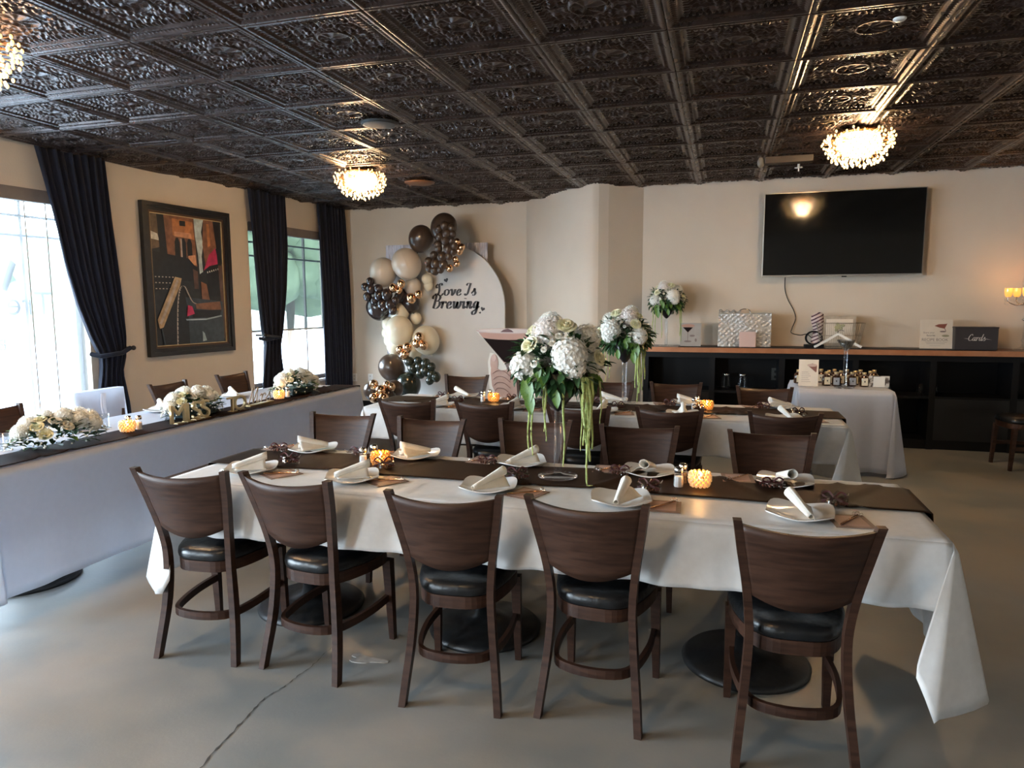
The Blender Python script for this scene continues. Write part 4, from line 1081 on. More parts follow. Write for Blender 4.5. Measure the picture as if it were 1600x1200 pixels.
script(m, 'Brewing', -.20, 1.485, .094, place=pl_, space=.1, wmax=.40, wmin=.09, shear=.18)
heart(m, .02, 1.875, .035, pl_, .3); heart(m, .555, 1.475, .034, pl_, -.3); heart(m, .515, 1.425, .018, pl_, .2)
m.build('lettering', M_INK, t, label='black script reading Love Is Brewing with hearts')
t = thing('backdrop_frame', 'rectangular frame draped with grey lilac satin behind the arch panel', 'backdrop', (-3.92, 9.42, 0))
m = MB()
for x in (-.75, .75): m.tube([(x, 0, 0), (x, 0, 2.37)], .014, 8)
m.tube([(-.75, 0, 2.365), (.75, 0, 2.365)], .014, 8); m.build('pole_frame', M_BLKMET, t)
for sgn in (-1, 1):
    m = MB()
    m.grid(lambda u, v: (sgn * (.78 - .30 * u * (1 - .5 * v) - .02 * sin(9 * v)), -.02 + .018 * sin(30 * u) + .004 * sin(7 * v), 2.385 - v * 2.33), 30, 30)
    m.build('drape', M_LILAC, t)
m = MB(); m.grid(lambda u, v: ((u - .5) * 1.54, -.026 + .008 * sin(40 * u + 9 * v), 2.388 - v * (.08 + .20 * abs(2 * u - 1) ** 2)), 60, 6); m.build('swag', M_LILAC, t)

BALL = MB(); BALL.grid(lambda u, v: ((lambda th, ph: ((1.0 - .10 * (1 - cos(th)) * .5) * sin(th) * cos(ph), (1.0 - .10 * (1 - cos(th)) * .5) * sin(th) * sin(ph), 1.06 * cos(th)))(pi * v, 2 * pi * u)), 28, 18)
BALL.lathe([(.03, -1.05), (.07, -1.12), (.05, -1.13)], 8, caps=False)
def balloon_mesh(m_): return me_of(BALL, 'balloon', m_)
BM = {k: balloon_mesh(v) for k, v in {'brn': M_BRN, 'moc': M_MOCHA, 'bei': M_BEIGE, 'cre': M_CREAM, 'grn': M_GRNBLK, 'gld': M_GOLD}.items()}
BL = {'brn': None, 'moc': None, 'bei': None, 'cre': None, 'grn': None, 'gld': 'rose gold chrome balloon'}
gar = thing('balloon_garland', 'organic garland of chocolate, beige, cream and rose gold balloons climbing the arch', 'balloon garland', (0, 0, 0))
gar.location = (-4.2, 9.1, 0)
# balloons: (x, z, radius, colour, depth y)
big = [(-3.642, 2.57, .178, 'brn', 9.02), (-3.99, 2.43, .172, 'brn', 9.05), (-4.186, 2.09, .205, 'bei', 9.0), (-4.57, 1.985, .19, 'bei', 9.05), (-4.16, 1.79, .12, 'bei', 9.12), (-3.95, 1.885, .075, 'cre', 9.15), (-3.94, 1.80, .06, 'cre', 9.17),
       (-4.66, 1.49, .165, 'moc', 9.05), (-4.20, 1.56, .14, 'moc', 9.12), (-4.32, 1.63, .13, 'moc', 9.14), (-4.33, 1.425, .13, 'cre', 9.05), (-4.31, 1.18, .195, 'cre', 8.98), (-3.94, 1.045, .19, 'cre', 9.05), (-4.52, 1.25, .115, 'cre', 9.12),
       (-4.55, 1.135, .095, 'cre', 9.13), (-4.50, 1.04, .11, 'cre', 9.12), (-4.43, .96, .13, 'cre', 9.1), (-4.15, .90, .125, 'cre', 9.1), (-4.13, 1.35, .07, 'cre', 9.15), (-4.42, .66, .185, 'brn', 8.95), (-4.16, .43, .175, 'grn', 8.92)]
SMALLB = [(-3.563, 2.57, 0.052, 'brn', 8.86),
 (-3.466, 2.54, 0.046, 'brn', 8.86),
 (-3.642, 2.534, 0.046, 'brn', 8.86),
 (-3.533, 2.47, 0.055, 'brn', 8.86),
 (-3.449, 2.463, 0.04, 'brn', 8.86),
 (-3.636, 2.428, 0.048, 'brn', 8.86),
 (-3.552, 2.371, 0.055, 'brn', 8.86),
 (-3.461, 2.375, 0.04, 'brn', 8.86),
 (-3.662, 2.323, 0.049, 'brn', 8.86),
 (-3.656, 2.278, 0.049, 'brn', 8.86),
 (-3.516, 2.265, 0.063, 'brn', 8.86),
 (-3.432, 2.308, 0.046, 'brn', 8.86),
 (-3.724, 2.19, 0.049, 'brn', 8.86),
 (-3.608, 2.166, 0.06, 'brn', 8.86),
 (-3.511, 2.176, 0.046, 'brn', 8.86),
 (-3.804, 2.112, 0.049, 'brn', 8.86),
 (-3.7, 2.077, 0.06, 'brn', 8.86),
 (-3.59, 2.065, 0.056, 'brn', 8.86),
 (-3.793, 2.016, 0.044, 'brn', 8.86),
 (-3.713, 1.988, 0.052, 'brn', 8.86),
 (-3.633, 2.004, 0.046, 'brn', 8.86),
 (-3.45, 2.23, 0.04, 'brn', 8.86),
 (-3.405, 2.36, 0.04, 'gld', 8.9),
 (-3.345, 2.287, 0.044, 'gld', 8.9),
 (-3.375, 2.243, 0.046, 'gld', 8.9),
 (-3.43, 2.132, 0.037, 'gld', 8.9),
 (-3.412, 2.076, 0.037, 'gld', 8.9),
 (-3.515, 2.021, 0.044, 'gld', 8.9),
 (-4.337, 1.766, 0.054, 'gld', 8.88),
 (-4.217, 1.821, 0.05, 'gld', 8.88),
 (-4.251, 1.729, 0.039, 'gld', 8.88),
 (-4.071, 1.625, 0.059, 'gld', 8.88),
 (-3.961, 1.677, 0.047, 'gld', 8.88),
 (-4.67, 1.857, 0.05, 'moc', 8.86),
 (-4.756, 1.787, 0.046, 'moc', 8.86),
 (-4.665, 1.752, 0.06, 'moc', 8.86),
 (-4.72, 1.653, 0.054, 'moc', 8.86),
 (-4.548, 1.758, 0.054, 'moc', 8.86),
 (-4.543, 1.67, 0.066, 'moc', 8.86),
 (-4.427, 1.676, 0.071, 'moc', 8.86),
 (-4.616, 1.595, 0.048, 'moc', 8.86),
 (-4.494, 1.543, 0.062, 'moc', 8.86),
 (-4.372, 1.537, 0.069, 'moc', 8.86),
 (-4.469, 1.484, 0.042, 'moc', 8.86),
 (-4.341, 1.462, 0.054, 'moc', 8.86),
 (-4.294, 1.596, 0.048, 'moc', 8.86),
 (-3.937, 1.103, 0.057, 'gld', 8.82),
 (-3.975, 1.022, 0.057, 'gld', 8.82),
 (-3.876, 0.989, 0.052, 'gld', 8.82),
 (-4.225, 0.931, 0.055, 'gld', 8.82),
 (-4.115, 0.956, 0.059, 'gld', 8.82),
 (-4.162, 0.862, 0.059, 'gld', 8.82),
 (-4.106, 0.761, 0.06, 'grn', 8.85),
 (-3.979, 0.776, 0.052, 'grn', 8.85),
 (-3.866, 0.744, 0.059, 'grn', 8.85),
 (-4.056, 0.668, 0.064, 'grn', 8.85),
 (-3.955, 0.695, 0.059, 'grn', 8.85),
 (-3.779, 0.7, 0.052, 'grn', 8.85),
 (-3.867, 0.639, 0.066, 'grn', 8.85),
 (-3.943, 0.602, 0.059, 'grn', 8.85),
 (-3.78, 0.595, 0.059, 'grn', 8.85),
 (-3.717, 0.563, 0.059, 'grn', 8.85),
 (-3.805, 0.513, 0.052, 'grn', 8.85),
 (-4.367, 0.501, 0.055, 'gld', 8.3),
 (-4.173, 0.5, 0.046, 'gld', 8.3),
 (-4.241, 0.428, 0.063, 'gld', 8.25),
 (-4.318, 0.338, 0.054, 'gld', 8.2),
 (-4.155, 0.343, 0.06, 'gld', 8.15),
 (-4.109, 0.477, 0.046, 'gld', 8.3),
 (-4.476, 0.395, 0.113, 'brn', 8.45),
 (-4.182, 0.351, 0.094, 'moc', 8.35),
 (-4.072, 0.282, 0.076, 'moc', 8.2),
 (-4.221, 0.182, 0.109, 'moc', 8.15),
 (-4.1, 0.079, 0.116, 'moc', 8.05),
 (-4.14, -0.014, 0.091, 'moc', 7.95),
 (-4.162, 0.428, 0.113, 'brn', 8.5),
 (-4.008, -0.03, 0.082, 'moc', 7.9)]
def add_balloon(x, z, r, c, y):
    o = link('balloon', BM[c], gar, (x + 4.2, y - 9.1, z)); r *= 1.18 if r < .075 else 1.04; o.scale = (r, r, r); o.rotation_euler = (random.uniform(-.5, .5), random.uniform(-.5, .5), random.uniform(0, 6))
    if BL[c]: o['label'] = BL[c]
for b in big: add_balloon(*b)
for b in SMALLB: add_balloon(*b)

# martini cutout standee
t = thing('cutout_standee', 'cardboard cutout of a hand raising a martini glass, behind the rear table', 'standee', (-2.60, 8.55, 0), rz=radians(-4))
def flat(pts, y, m_, name, parent, th=.004, **k):
    mm = MB(); n = len(pts); mm.add([(x, yy, z) for yy in (y, y + th) for x, z in pts], [tuple(range(n)), tuple(range(2 * n - 1, n - 1, -1))] + [(i, n + i, n + (i + 1) % n, (i + 1) % n) for i in range(n)]); return mm.build(name, m_, parent, **k)
def ell(cx, cz, a, b, n=28, a0=0, a1=360): return [(cx + a * cos(radians(a0 + (a1 - a0) * k / n)), cz + b * sin(radians(a0 + (a1 - a0) * k / n))) for k in range(n + (0 if a1 - a0 >= 360 else 1))]
flat([(-.24, .0), (.16, 0), (.16, .55), (.12, .80), (.06, .80), (.44, 1.20), (-.44, 1.20), (-.12, .90), (-.25, .93), (-.28, .80), (-.26, .45)], 0, M_BOARD, 'board', t, .008)
flat([(-.43, 1.215), (.43, 1.215), (.06, .80), (-.06, .80)], -.003, mat('printed_glass_tint', (.42, .30, .27), .4), 'printed_bowl', t, .003)
flat([(-.345, 1.12), (.345, 1.12), (.055, .81), (-.055, .81)], -.005, M_COFFEE, 'printed_drink', t, .002)
flat(ell(0, 1.125, .35, .032, 30, 180, 360) + [(.40, 1.18), (-.40, 1.18)], -.007, M_FOAML, 'printed_foam', t, .002)
flat(ell(0, 1.205, .435, .035), -.009, M_FOAM, 'printed_surface', t, .002); flat(ell(0, 1.205, .40, .024), -.011, mat('printed_cream_foam', (.60, .50, .46), .5), 'printed_crema', t, .002)
flat([(-.10, 1.19), (.08, 1.19), (.05, 1.215), (.0, 1.235), (-.06, 1.22)], -.013, mat('printed_beans', (.10, .03, .03), .5), 'printed_beans', t, .002)
flat([(-.05, .80), (.05, .80), (.02, .74), (.014, .1), (-.014, .1), (-.02, .74)], -.005, M_GREYI, 'printed_stem', t, .002)
flat(ell(-.19, .80, .055, .11), -.008, M_SKIN, 'printed_thumb', t, .003); flat(ell(-.195, .86, .033, .045), -.011, mat('printed_nail', (.58, .40, .36), .4), 'printed_nail', t, .002)
flat([(-.23, .78), (-.10, .70), (.02, .72), (.12, .66), (.14, .50), (.10, .36), (.10, .02), (-.12, .02), (-.12, .30), (-.22, .50), (-.24, .66)], -.007, M_SKIN, 'printed_hand', t, .003)
for k in range(4):
    z0 = .69 - .075 * k; p = cr_spline([(-.21 + .01 * k, -.013, z0 - .03), (-.14, -.013, z0 + .01), (-.05, -.013, z0 - .0), (.03, -.013, z0 - .06)], 5)
    mm = MB(); mm.tube(p, .0045, 4); mm.build('printed_finger_line', M_SKIND, t)
    flat(ell(-.08, z0 - .045, .11, .030), -.010, M_SKIN, 'printed_finger', t, .003)

# ------------------------------------------------------------------ television and cable
t = thing('television', 'large black flat television mounted on the right wall', 'television', (1.212, 8.65, 2.295))
W2, H2 = .812, .460
MB().rbox(-W2, W2, -.075, -.035, -H2, H2, .006).build('body', M_TVBEZ, t)
MB().box(-W2 + .010, W2 - .010, -.079, -.0745, -H2 + .018, H2 - .008).build('screen', M_SCREEN, t)
MB().box(-W2, W2, -.081, -.076, -H2, -H2 + .012).build('bottom_bezel', M_STEEL, t)
MB().box(-.3, .3, -.036, .09, -.22, .22).build('wall_mount', M_BLKMET, t)
MB().box(.02, .07, -.082, -.07, -H2 - .012, -H2).build('sensor', M_BLACK, t)
t.rotation_euler = (radians(1.0), 0, 0)
def wall_pts(L): return cr_spline(L, 6)
cb = MB(); cb.tube(wall_pts([(.66, 8.70, 1.83), (.665, 8.735, 1.70), (.70, 8.737, 1.58), (.765, 8.735, 1.46), (.79, 8.73, 1.36), (.755, 8.72, 1.25), (.75, 8.70, 1.20), (.84, 8.66, 1.175), (.90, 8.60, 1.19), (.95, 8.52, 1.15)]), .0045, 6)
tag(cb.build('power_cable', M_BLACK), 'thin black cable hanging from the television to the counter', 'cable')

# ------------------------------------------------------------------ counter
ct = thing('counter', 'long black shelved counter with a copper-edged top along the right wall', 'counter', (0, 0, 0)); ct.location = (1.9, 8.5, 0)
cx = lambda x: x - 1.9
X0, XE = -.90, 5.15
MB().box(cx(X0), cx(XE), -.25, .248, 1.0, 1.045).build('countertop', mottled('brown_laminate', (.10, .045, .025), (.16, .07, .04), 9, .35), ct)
MB().box(cx(X0) - .002, cx(XE), -.262, -.25, .992, 1.046).build('copper_edging', M_COPPER, ct)
MB().box(cx(X0), cx(XE), .20, .245, 0, 1.0).build('back_panel', M_BLACK, ct)
MB().box(cx(X0), cx(XE), -.20, .20, 0, .10).build('plinth', M_BLACK, ct)
MB().box(cx(X0), cx(XE), -.225, -.20, .93, .992).build('top_rail', M_BLACK, ct)
for k in range(9):
    x = X0 + .02 + k * .74
    if x < XE: MB().box(cx(x), cx(x) + .06, -.22, .20, .0, .93).build('divider', M_BLACK, ct)
MB().box(cx(X0), cx(XE), -.21, .20, .535, .56).build('shelf', M_BLACK, ct)
for k in range(8):
    x = X0 + .08 + k * .74
    if k in (0, 2, 4, 5, 7): 
        m = MB(); x1 = min(x + .68, XE); m.box(cx(x), cx(x1), -.215, -.20, .10, .535)
        m.build('door', mat('black_gloss_door', (.008, .008, .009), .35), ct)
def shelf_box(name, label, cat, x0, x1, y0, y1, z0, z1, m_, r=.004):
    o = MB().rbox(x0, x1, y0, y1, z0, z1, r).build(name, m_); tag(o, label, cat); return o
rn = MB(); rn.grid(lambda u, v: (-.49 + 2.85 * u, 8.262 + .40 * v + .004 * sin(40 * u), 1.0475 + .002 * sin(50 * u + 5 * v)), 90, 6); o = rn.build('counter_runner', M_DKTOP); solid(o, .003, 1.); tag(o, 'dark brown cloth lying along the counter top', 'table runner')
def lantern(x, label, w=.11):
    t = thing('glass_jar', label, 'jar', (x, 8.42, .56), 0, 'glassware on the counter shelf')
    MB().lathe([(0, .002), (w * .42, .002), (w * .45, .01), (w * .45, .13), (w * .36, .155), (w * .36, .16)], 16, caps=False).build('jar_body', M_GLASS, t)
    MB().lathe([(w * .40, .158), (w * .40, .178), (w * .36, .183), (0, .183)], 16).build('jar_lid', M_STEEL, t)
    m = MB()
    for k in range(5): m.lathe([(w * .455, .02 + .024 * k), (w * .465, .024 + .024 * k), (w * .455, .028 + .024 * k)], 16, caps=False)
    m.build('jar_ribs', M_GLASS, t)
lantern(.045, 'left of two ribbed glass jars on the dark counter shelf'); lantern(.225, 'right of two ribbed glass jars on the dark counter shelf', .12)
for x, nm in ((1.72, 'leftmost'), (2.02, 'middle'), (2.16, 'rightmost')):
    b = MB(); b.lathe([(0, .004), (.026, .004), (.030, .12), (.032, .12), (.028, 0), (0, 0)], 16, caps=False); o = b.build('shelf_glass', M_GLASS); o.location = (x, 8.40, .56)
    tag(o, '%s of three faint drinking glasses on the dark shelf right of the favor table' % nm, 'glass', 'drinking glasses on the counter shelf')
sp = thing('power_outlet', 'dim dark outlet plate inside the counter shelving', 'outlet', (.60, 8.695, .72))
MB().box(-.05, .05, -.008, 0, -.07, .07).build('plate', mat('dark_plate', (.05, .05, .045), .5), sp); MB().box(-.02, .02, -.011, -.008, .015, .045).box(-.02, .02, -.011, -.008, -.045, -.015).build('socket', M_BLACK, sp)
# box wrapped in bubble film
t = thing('wrapped_box', 'silvery bubble-wrapped case with a handle standing on the counter', 'box', (.228, 8.50, 1.050), radians(1))
m = MB(); rnd = random.Random(4)
def bw(x0, x1, y, z0, z1, nrm):
    m.grid(lambda u, v: (x0 + (x1 - x0) * u, y + nrm * (.004 * sin(60 * u) * sin(44 * v) + .006 * sin(9 * u + 4 * v)), z0 + (z1 - z0) * v), 60, 40)
bw(-.285, .285, -.06, 0, .375, -1); bw(.285, -.285, .05, 0, .375, 1)
m.grid(lambda u, v: (-.285, -.06 + .11 * u, .375 * v), 6, 8); m.grid(lambda u, v: (.285, -.06 + .11 * u, .375 * v), 6, 8); m.grid(lambda u, v: (-.285 + .57 * u, -.06 + .11 * v, .375 + .006 * sin(30 * u) * sin(3 * v)), 40, 4)
m.grid(lambda u, v: (-.28 + .24 * u, -.03 + .05 * v + .01 * sin(7 * u), .375 + .04 * sin(pi * v) * (1 - .3 * u) + .012 * sin(21 * u)), 20, 8)
m.build('bubble_wrap', M_BUBBLE, t)
MB().tube(cr_spline([(-.06, -.01, .37), (-.05, -.01, .41), (.0, -.01, .425), (.05, -.01, .41), (.06, -.01, .37)], 5), .006, 8).build('handle', M_STEEL, t)
MB().box(-.284, .284, -.058, -.05, .365, .380).build('top_seam', M_STEEL, t)
o = shelf_box('pink_card', 'square blush pink card leaning against the bubble-wrapped case', 'card', .175, .352, 8.355, 8.361, 1.0515, 1.222, mat('blush_card', (.62, .44, .40), .6)); 
# small picture block with martini glass
t = thing('picture_block', 'small grey block with a martini glass print beside the counter flowers', 'sign', (-.36, 8.40, 1.051))
MB().box(-.115, .115, -.0, .035, 0, .265).build('block', mottled('grey_canvas', (.34, .31, .28), (.38, .34, .31), 12, .6), t)
def print_martini(t, cx, cz, s, y, faces=False):
    flat([(cx - .5 * s, cz), (cx + .5 * s, cz), (cx, cz - .55 * s)], y - .002, M_FOAM, 'printed_glass', t, .0012)
    flat([(cx - .38 * s, cz - .12 * s), (cx + .38 * s, cz - .12 * s), (cx, cz - .52 * s)], y - .0035, M_COFFEE, 'printed_drink', t, .0012)
    flat(ell(cx, cz, .5 * s, .12 * s, 20), y - .0045, M_FOAML, 'printed_foam', t, .001)
    flat([(cx - .02 * s, cz - .5 * s), (cx + .02 * s, cz - .5 * s), (cx + .02 * s, cz - 1.2 * s), (cx - .02 * s, cz - 1.2 * s)], y - .0025, M_GREYI, 'printed_stem', t, .001)
    flat(ell(cx, cz - 1.2 * s, .28 * s, .07 * s, 20), y - .003, M_GREYI, 'printed_foot', t, .001)
print_martini(t, -.03, .235, .15, 0)
flat(ell(.02, .12, .03, .012, 10), -.002, M_GREYI, 'printed_beans', t, .001); flat(ell(.06, .07, .012, .02, 10), -.002, M_GREYI, 'printed_beans', t, .001)
# adapter tray and coiled cord
t = thing('cable_box', 'black adapter box with a coiled cord on the counter', 'cable', (.96, 8.42, 1.051))
MB().rbox(-.10, .10, -.05, .05, 0, .035, .008).build('adapter', M_BLACK, t)
m = MB()
for k in range(3): m.tube([((.075 + .006 * k) * cos(a), .01 + .012 * k, .105 + (.068 + .004 * k) * sin(a)) for a in [2 * pi * i / 28 for i in range(28)]], .0045, 6, closed=True)
m.build('cord_coil', M_BLACK, t)
# wire basket with frame, towel, hanger
t = thing('wire_basket', 'tapered wire basket on the counter holding a framed print', 'basket', (1.22, 8.47, 1.051))
m = MB(); BW, BT, BH, BD = .185, .24, .27, .10
def bp(s, z): k = BW + (BT - BW) * z / BH; return (k, BD * (.85 + .15 * z / BH))
for zz in (0, BH * .5, BH):
    a, b = bp(0, zz); m.tube([(-a, -b, zz), (a, -b, zz), (a, b, zz), (-a, b, zz)], .003 if zz < BH else .0045, 6, closed=True)
for k in range(25):
    u = -1 + 2 * k / 24; a0, b0 = bp(0, 0); a1, b1 = bp(0, BH); m.tube([(u * a0, -b0, 0), (u * a1, -b1, BH)], .0018, 4); m.tube([(u * a0, b0, 0), (u * a1, b1, BH)], .0018, 4)
for k in range(8):
    v = -1 + 2 * k / 7; a0, b0 = bp(0, 0); a1, b1 = bp(0, BH)
    for s in (-1, 1): m.tube([(s * a0, v * b0, 0), (s * a1, v * b1, BH)], .0018, 4)
m.box(-BW, BW, -.08, .08, 0, .004); m.build('wire_frame', mottled('antique_wire', (.20, .16, .12), (.30, .25, .19), 40, .4), t)
t = thing('framed_print', 'cream print with green flowers in a pale frame inside the wire basket', 'picture', (1.22, 8.50, 1.062))
MB().box(-.165, .165, -.012, .012, .01, .335).build('frame', mottled('driftwood_frame', (.36, .29, .22), (.46, .38, .29), 20, .7), t); MB().box(-.135, .135, -.016, -.012, .04, .30).build('print', M_PAPER, t)
m = MB()
for k in range(9): m.ball((-.01 + .055 * cos(k * 2.4) * (k / 9), -.018, .215 + .05 * sin(k * 2.4) * (k / 9)), .018, 8, 4, 0, (1, .15, 1))
m.build('printed_flowers', mat('printed_sage', (.42, .42, .24), .7), t)
t = thing('striped_towel', 'pink and dark striped cloth rolled upright beside the wire basket', 'cloth', (1.005, 8.50, 1.051), radians(8))
def towel():
    m = MB(); n = 40
    vs = []; 
    m.grid(lambda u, v: ((.058 + .010 * sin(3 * pi * v) + .006 * sin(6 * pi * u)) * cos(2 * pi * u) + .02 * v - .03 * v * v, (.045 + .006 * sin(5 * pi * v)) * sin(2 * pi * u), .36 * v), 32, 24)
    m.ball((.0, 0, .355), .055, 12, 8, 0, (1, .8, .6)); return m
mt = mat('striped_fabric', (.6, .5, .47), .8); n_, l_, b_ = nt(mt); tcn = n_.new('ShaderNodeTexCoord'); mpn = n_.new('ShaderNodeMapping'); mpn.inputs['Rotation'].default_value = (0, .5, 0)
wv = n_.new('ShaderNodeTexWave'); wv.bands_direction = 'Z'; wv.inputs['Scale'].default_value = 9; wv.inputs['Distortion'].default_value = 2; rp = n_.new('ShaderNodeValToRGB'); rp.color_ramp.interpolation = 'CONSTANT'
rp.color_ramp.elements[0].color = (.58, .48, .45, 1); rp.color_ramp.elements[1].position = .62; rp.color_ramp.elements[1].color = (.22, .03, .04, 1); e_ = rp.color_ramp.elements.new(.85); e_.color = (.05, .05, .07, 1)
l_.new(tcn.outputs['Object'], mpn.inputs[0]); l_.new(mpn.outputs[0], wv.inputs['Vector']); l_.new(wv.outputs['Fac'], rp.inputs[0]); l_.new(rp.outputs[0], b_.inputs['Base Color'])
towel().build('rolled_cloth', mt, t)
t = thing('clothes_hanger', 'white clothes hanger leaning on the wire basket', 'hanger', (1.19, 8.335, 1.051))
P = cr_spline([(-.235, 0, .012), (-.20, 0, .030), (-.10, .012, .09), (-.03, .02, .135), (0, .022, .150), (.03, .02, .140), (.09, .012, .105), (.17, 0, .05), (.235, -.0, .014)], 5)
m = MB(); m.tube(P, 0, 4, flat=(.005, .012)); m.build('arms', M_BOARD, t)
m = MB(); m.tube(cr_spline([(0, .022, .155), (.0, .024, .18), (.03, .026, .195), (.06, .026, .185)], 5), .003, 6); m.build('hook', M_STEEL, t)
m = MB(); m.tube([(-.19, 0, .018), (.19, 0, .018)], .004, 6) if 0 else None
# signs
def cap_text(txt, size, mat_, parent, x, y, z, name='lettering', sc=(1, 1, 1)):
    me = font_mesh(txt, size); me.materials.append(mat_); o = link(name, me, parent, (x, y, z), (radians(90), 0, 0)); o.scale = sc; return o
t = thing('recipe_sign', 'white recipe book sign with a tilted martini print on the counter', 'sign', (2.155, 8.42, 1.051), radians(-1), rot=(radians(-7), 0, radians(-1)))
MB().box(-.152, .152, 0, .012, .005, .31).build('board', M_PAPER, t)
cap_text('RECIPE BOOK', .040, M_GREYI, t, -.012, -.001, .085); cap_text('Share your', .024, M_GREYI, t, -.07, -.001, .165); cap_text('favorite', .026, M_INK, t, -.05, -.001, .135)
MB().box(-.10, .10, -.001, 0, .070, .073).build('printed_rule', M_GREYI, t); MB().box(-.06, .04, -.001, 0, .035, .037).build('printed_rule', M_GREYI, t); MB().box(-.09, .08, -.001, 0, .055, .058).build('printed_rule', M_GREYI, t)
flat([(-.02, .245), (.02, .262), (.085, .265), (.10, .27), (.075, .215), (.03, .225)], -.002, mat('printed_rust', (.24, .07, .045), .5), 'printed_glass', t, .001)
flat([(.07, .222), (.078, .22), (.09, .19), (.084, .19)], -.002, M_GREYI, 'printed_stem', t, .001); flat(ell(.085, .14, .035, .012, 14), -.002, mat('printed_sage2', (.30, .27, .17), .6), 'printed_flowers', t, .001); flat(ell(.06, .185, .03, .008, 14), -.002, M_GREYI, 'printed_leaves', t, .001)
t = thing('card_box', 'black box lettered Cards in white script on the counter', 'box', (2.50, 8.42, 1.051), radians(-1))
mcb = mat('black_card_box', (.032, .026, .028), .55)
MB().rbox(-.195, .195, -.075, .075, 0, .225, .004).build('box_body', mcb, t); MB().rbox(-.198, .198, -.078, .078, .222, .236, .004).build('lid', mcb, t)
m = MB(); pf = lambda a, b: (a, -.077, b); script(m, 'Cards', -.075, .095, .034, place=pf, wmax=.22, wmin=.08, shear=.15)
m.add([pf(-.12, .118), pf(-.075, .112), pf(-.075, .116)], [(0, 1, 2)]); m.add([pf(.085, .116), pf(.085, .112), pf(.14, .104)], [(0, 1, 2)])
m.build('lettering', mat('white_print', (.60, .55, .50), .6), t, label='white script reading Cards')
# candelabra
t = thing('candelabra', 'crystal candelabra with lit amber cups at the right end of the counter', 'candle holder', (2.96, 8.45, 1.047))
MB().lathe([(0, 0), (.10, 0), (.10, .01), (.05, .025), (.025, .04), (.02, .08), (.035, .10), (.02, .12), (.018, .30), (.03, .33), (.018, .36), (.018, .52), (.03, .54), (0, .56)], 16).build('crystal_column', M_GLASS, t)
MB().lathe([(.022, .30), (.04, .315), (.022, .33)], 16, caps=False).lathe([(.022, .52), (.035, .535), (.0, .56)], 16, caps=False).build('metal_collar', M_STEEL, t)
for k in range(5):
    a = 2 * pi * k / 5 + pi; dx, dy = .17 * cos(a), .13 * sin(a)
    m = MB(); m.tube(cr_spline([(0, 0, .50), (dx * .5, dy * .5, .46), (dx, dy, .50), (dx, dy, .545)], 5), .006, 6); m.build('arm', M_STEEL, t)
    MB().lathe([(.02, .545), (.032, .56), (.038, .60), (.036, .635)], 14, (dx, dy, 0), caps=False).build('amber_cup', M_AMBER, t)
    MB().ball((dx, dy, .60), .008, 8, 6, 0, (1, 1, 2)).build('flame', M_FLAME, t)
    m = MB()
    for j in range(5): b = 2 * pi * j / 5; m.ball((dx + .03 * cos(b), dy + .03 * sin(b), .515 - .012 * (j % 2)), .007, 6, 4, 0, (1, 1, 2.2)); m.ball((dx + .03 * cos(b), dy + .03 * sin(b), .48 - .012 * (j % 2)), .006, 6, 4, 0, (1, 1, 2.2))
    m.build('crystal_drops', M_GLASS, t)
MB().lathe([(.02, .56), (.045, .60), (.055, .70), (.045, .76)], 16, caps=False).build('top_cup', M_GLASS, t)
L = bpy.data.lights.new('candle_light', 'POINT'); L.energy = .9; L.color = (1, .55, .2); L.shadow_soft_size = .05
q = bpy.data.objects.new('candle_light', L); COL.objects.link(q); q.parent = t; q.location = (-.15, -.05, .68)

# ------------------------------------------------------------------ favor table goods
def bottle(x, y, label, tagc, k, h=1.):
    t = thing('favor_bottle', label, 'bottle', (x, y, .767), radians(k), 'favor bottles')
    MB().lathe([(0, .0), (.036, 0), (.040, .006), (.040, .075), (.034, .092), (.016, .104), (.015, .118), (0, .118)], 18).build('bottle_body', M_AMBGL, t)
    MB().cyl(0, 0, .112, .132, .018, 14).build('cap', M_GOLDL, t)
    MB().box(-.026, .026, -.0425, -.041, .014, .082).build('tag', tagc, t); MB().ball((0, -.0435, .05), .006, 8, 4, 0, (1, .2, 1.4)).build('tag_mark', M_INK, t)
    m = MB(); m.tube(cr_spline([(.017, 0, .108), (0, -.02, .106), (-.017, 0, .108), (0, .018, .108), (.017, 0, .108)], 4), .002, 5); m.ball((.004, -.022, .108), .008, 6, 4); m.build('twine', M_KRAFT, t)
tw, tg = mat('cream_tag', (.66, .60, .46), .7), mat('grey_tag', (.36, .34, .34), .6)
nm = ['leftmost', 'second', 'third', 'fourth', 'rightmost']
for i, (x, m_, k) in enumerate(((.945, tw, 5), (1.03, tg, -8), (1.165, tg, 3), (1.265, tw, 0))):
    bottle(x, 7.20 - .02 * (i % 2), 'brown favor bottle with %s tag, %s in the front row' % ('cream' if m_ is tw else 'grey', ['leftmost', 'second', 'third', 'fourth'][i]), m_, k)
for i, x in enumerate((.71, .985, 1.09, 1.215, 1.345)):
    bottle(x, 7.34, 'brown favor bottle with cream tag, %s in the middle row' % nm[i], tw, 10 - 6 * i)
for i, x in enumerate((.93, 1.05, 1.16, 1.28, 1.40)):
    bottle(x, 7.47, 'brown favor bottle with cream tag, %s in the back row' % nm[i], tw, -10 + 6 * i)
t = thing('favor_sign', 'leaning tan sign with a tilted martini print on the favor table', 'sign', (.775, 7.10, .767), rot=(radians(-9), 0, radians(-6)))
MB().box(-.085, .085, 0, .006, 0, .25).build('card_panel', M_PAPER, t)
flat([(-.01, .195), (.03, .215), (.072, .20), (.068, .135), (.062, .132)], -.002, mat('printed_rust2', (.20, .08, .06), .5), 'printed_glass', t, .001); flat(ell(.03, .197, .044, .014, 16), -.003, M_FOAM, 'printed_foam', t, .001)
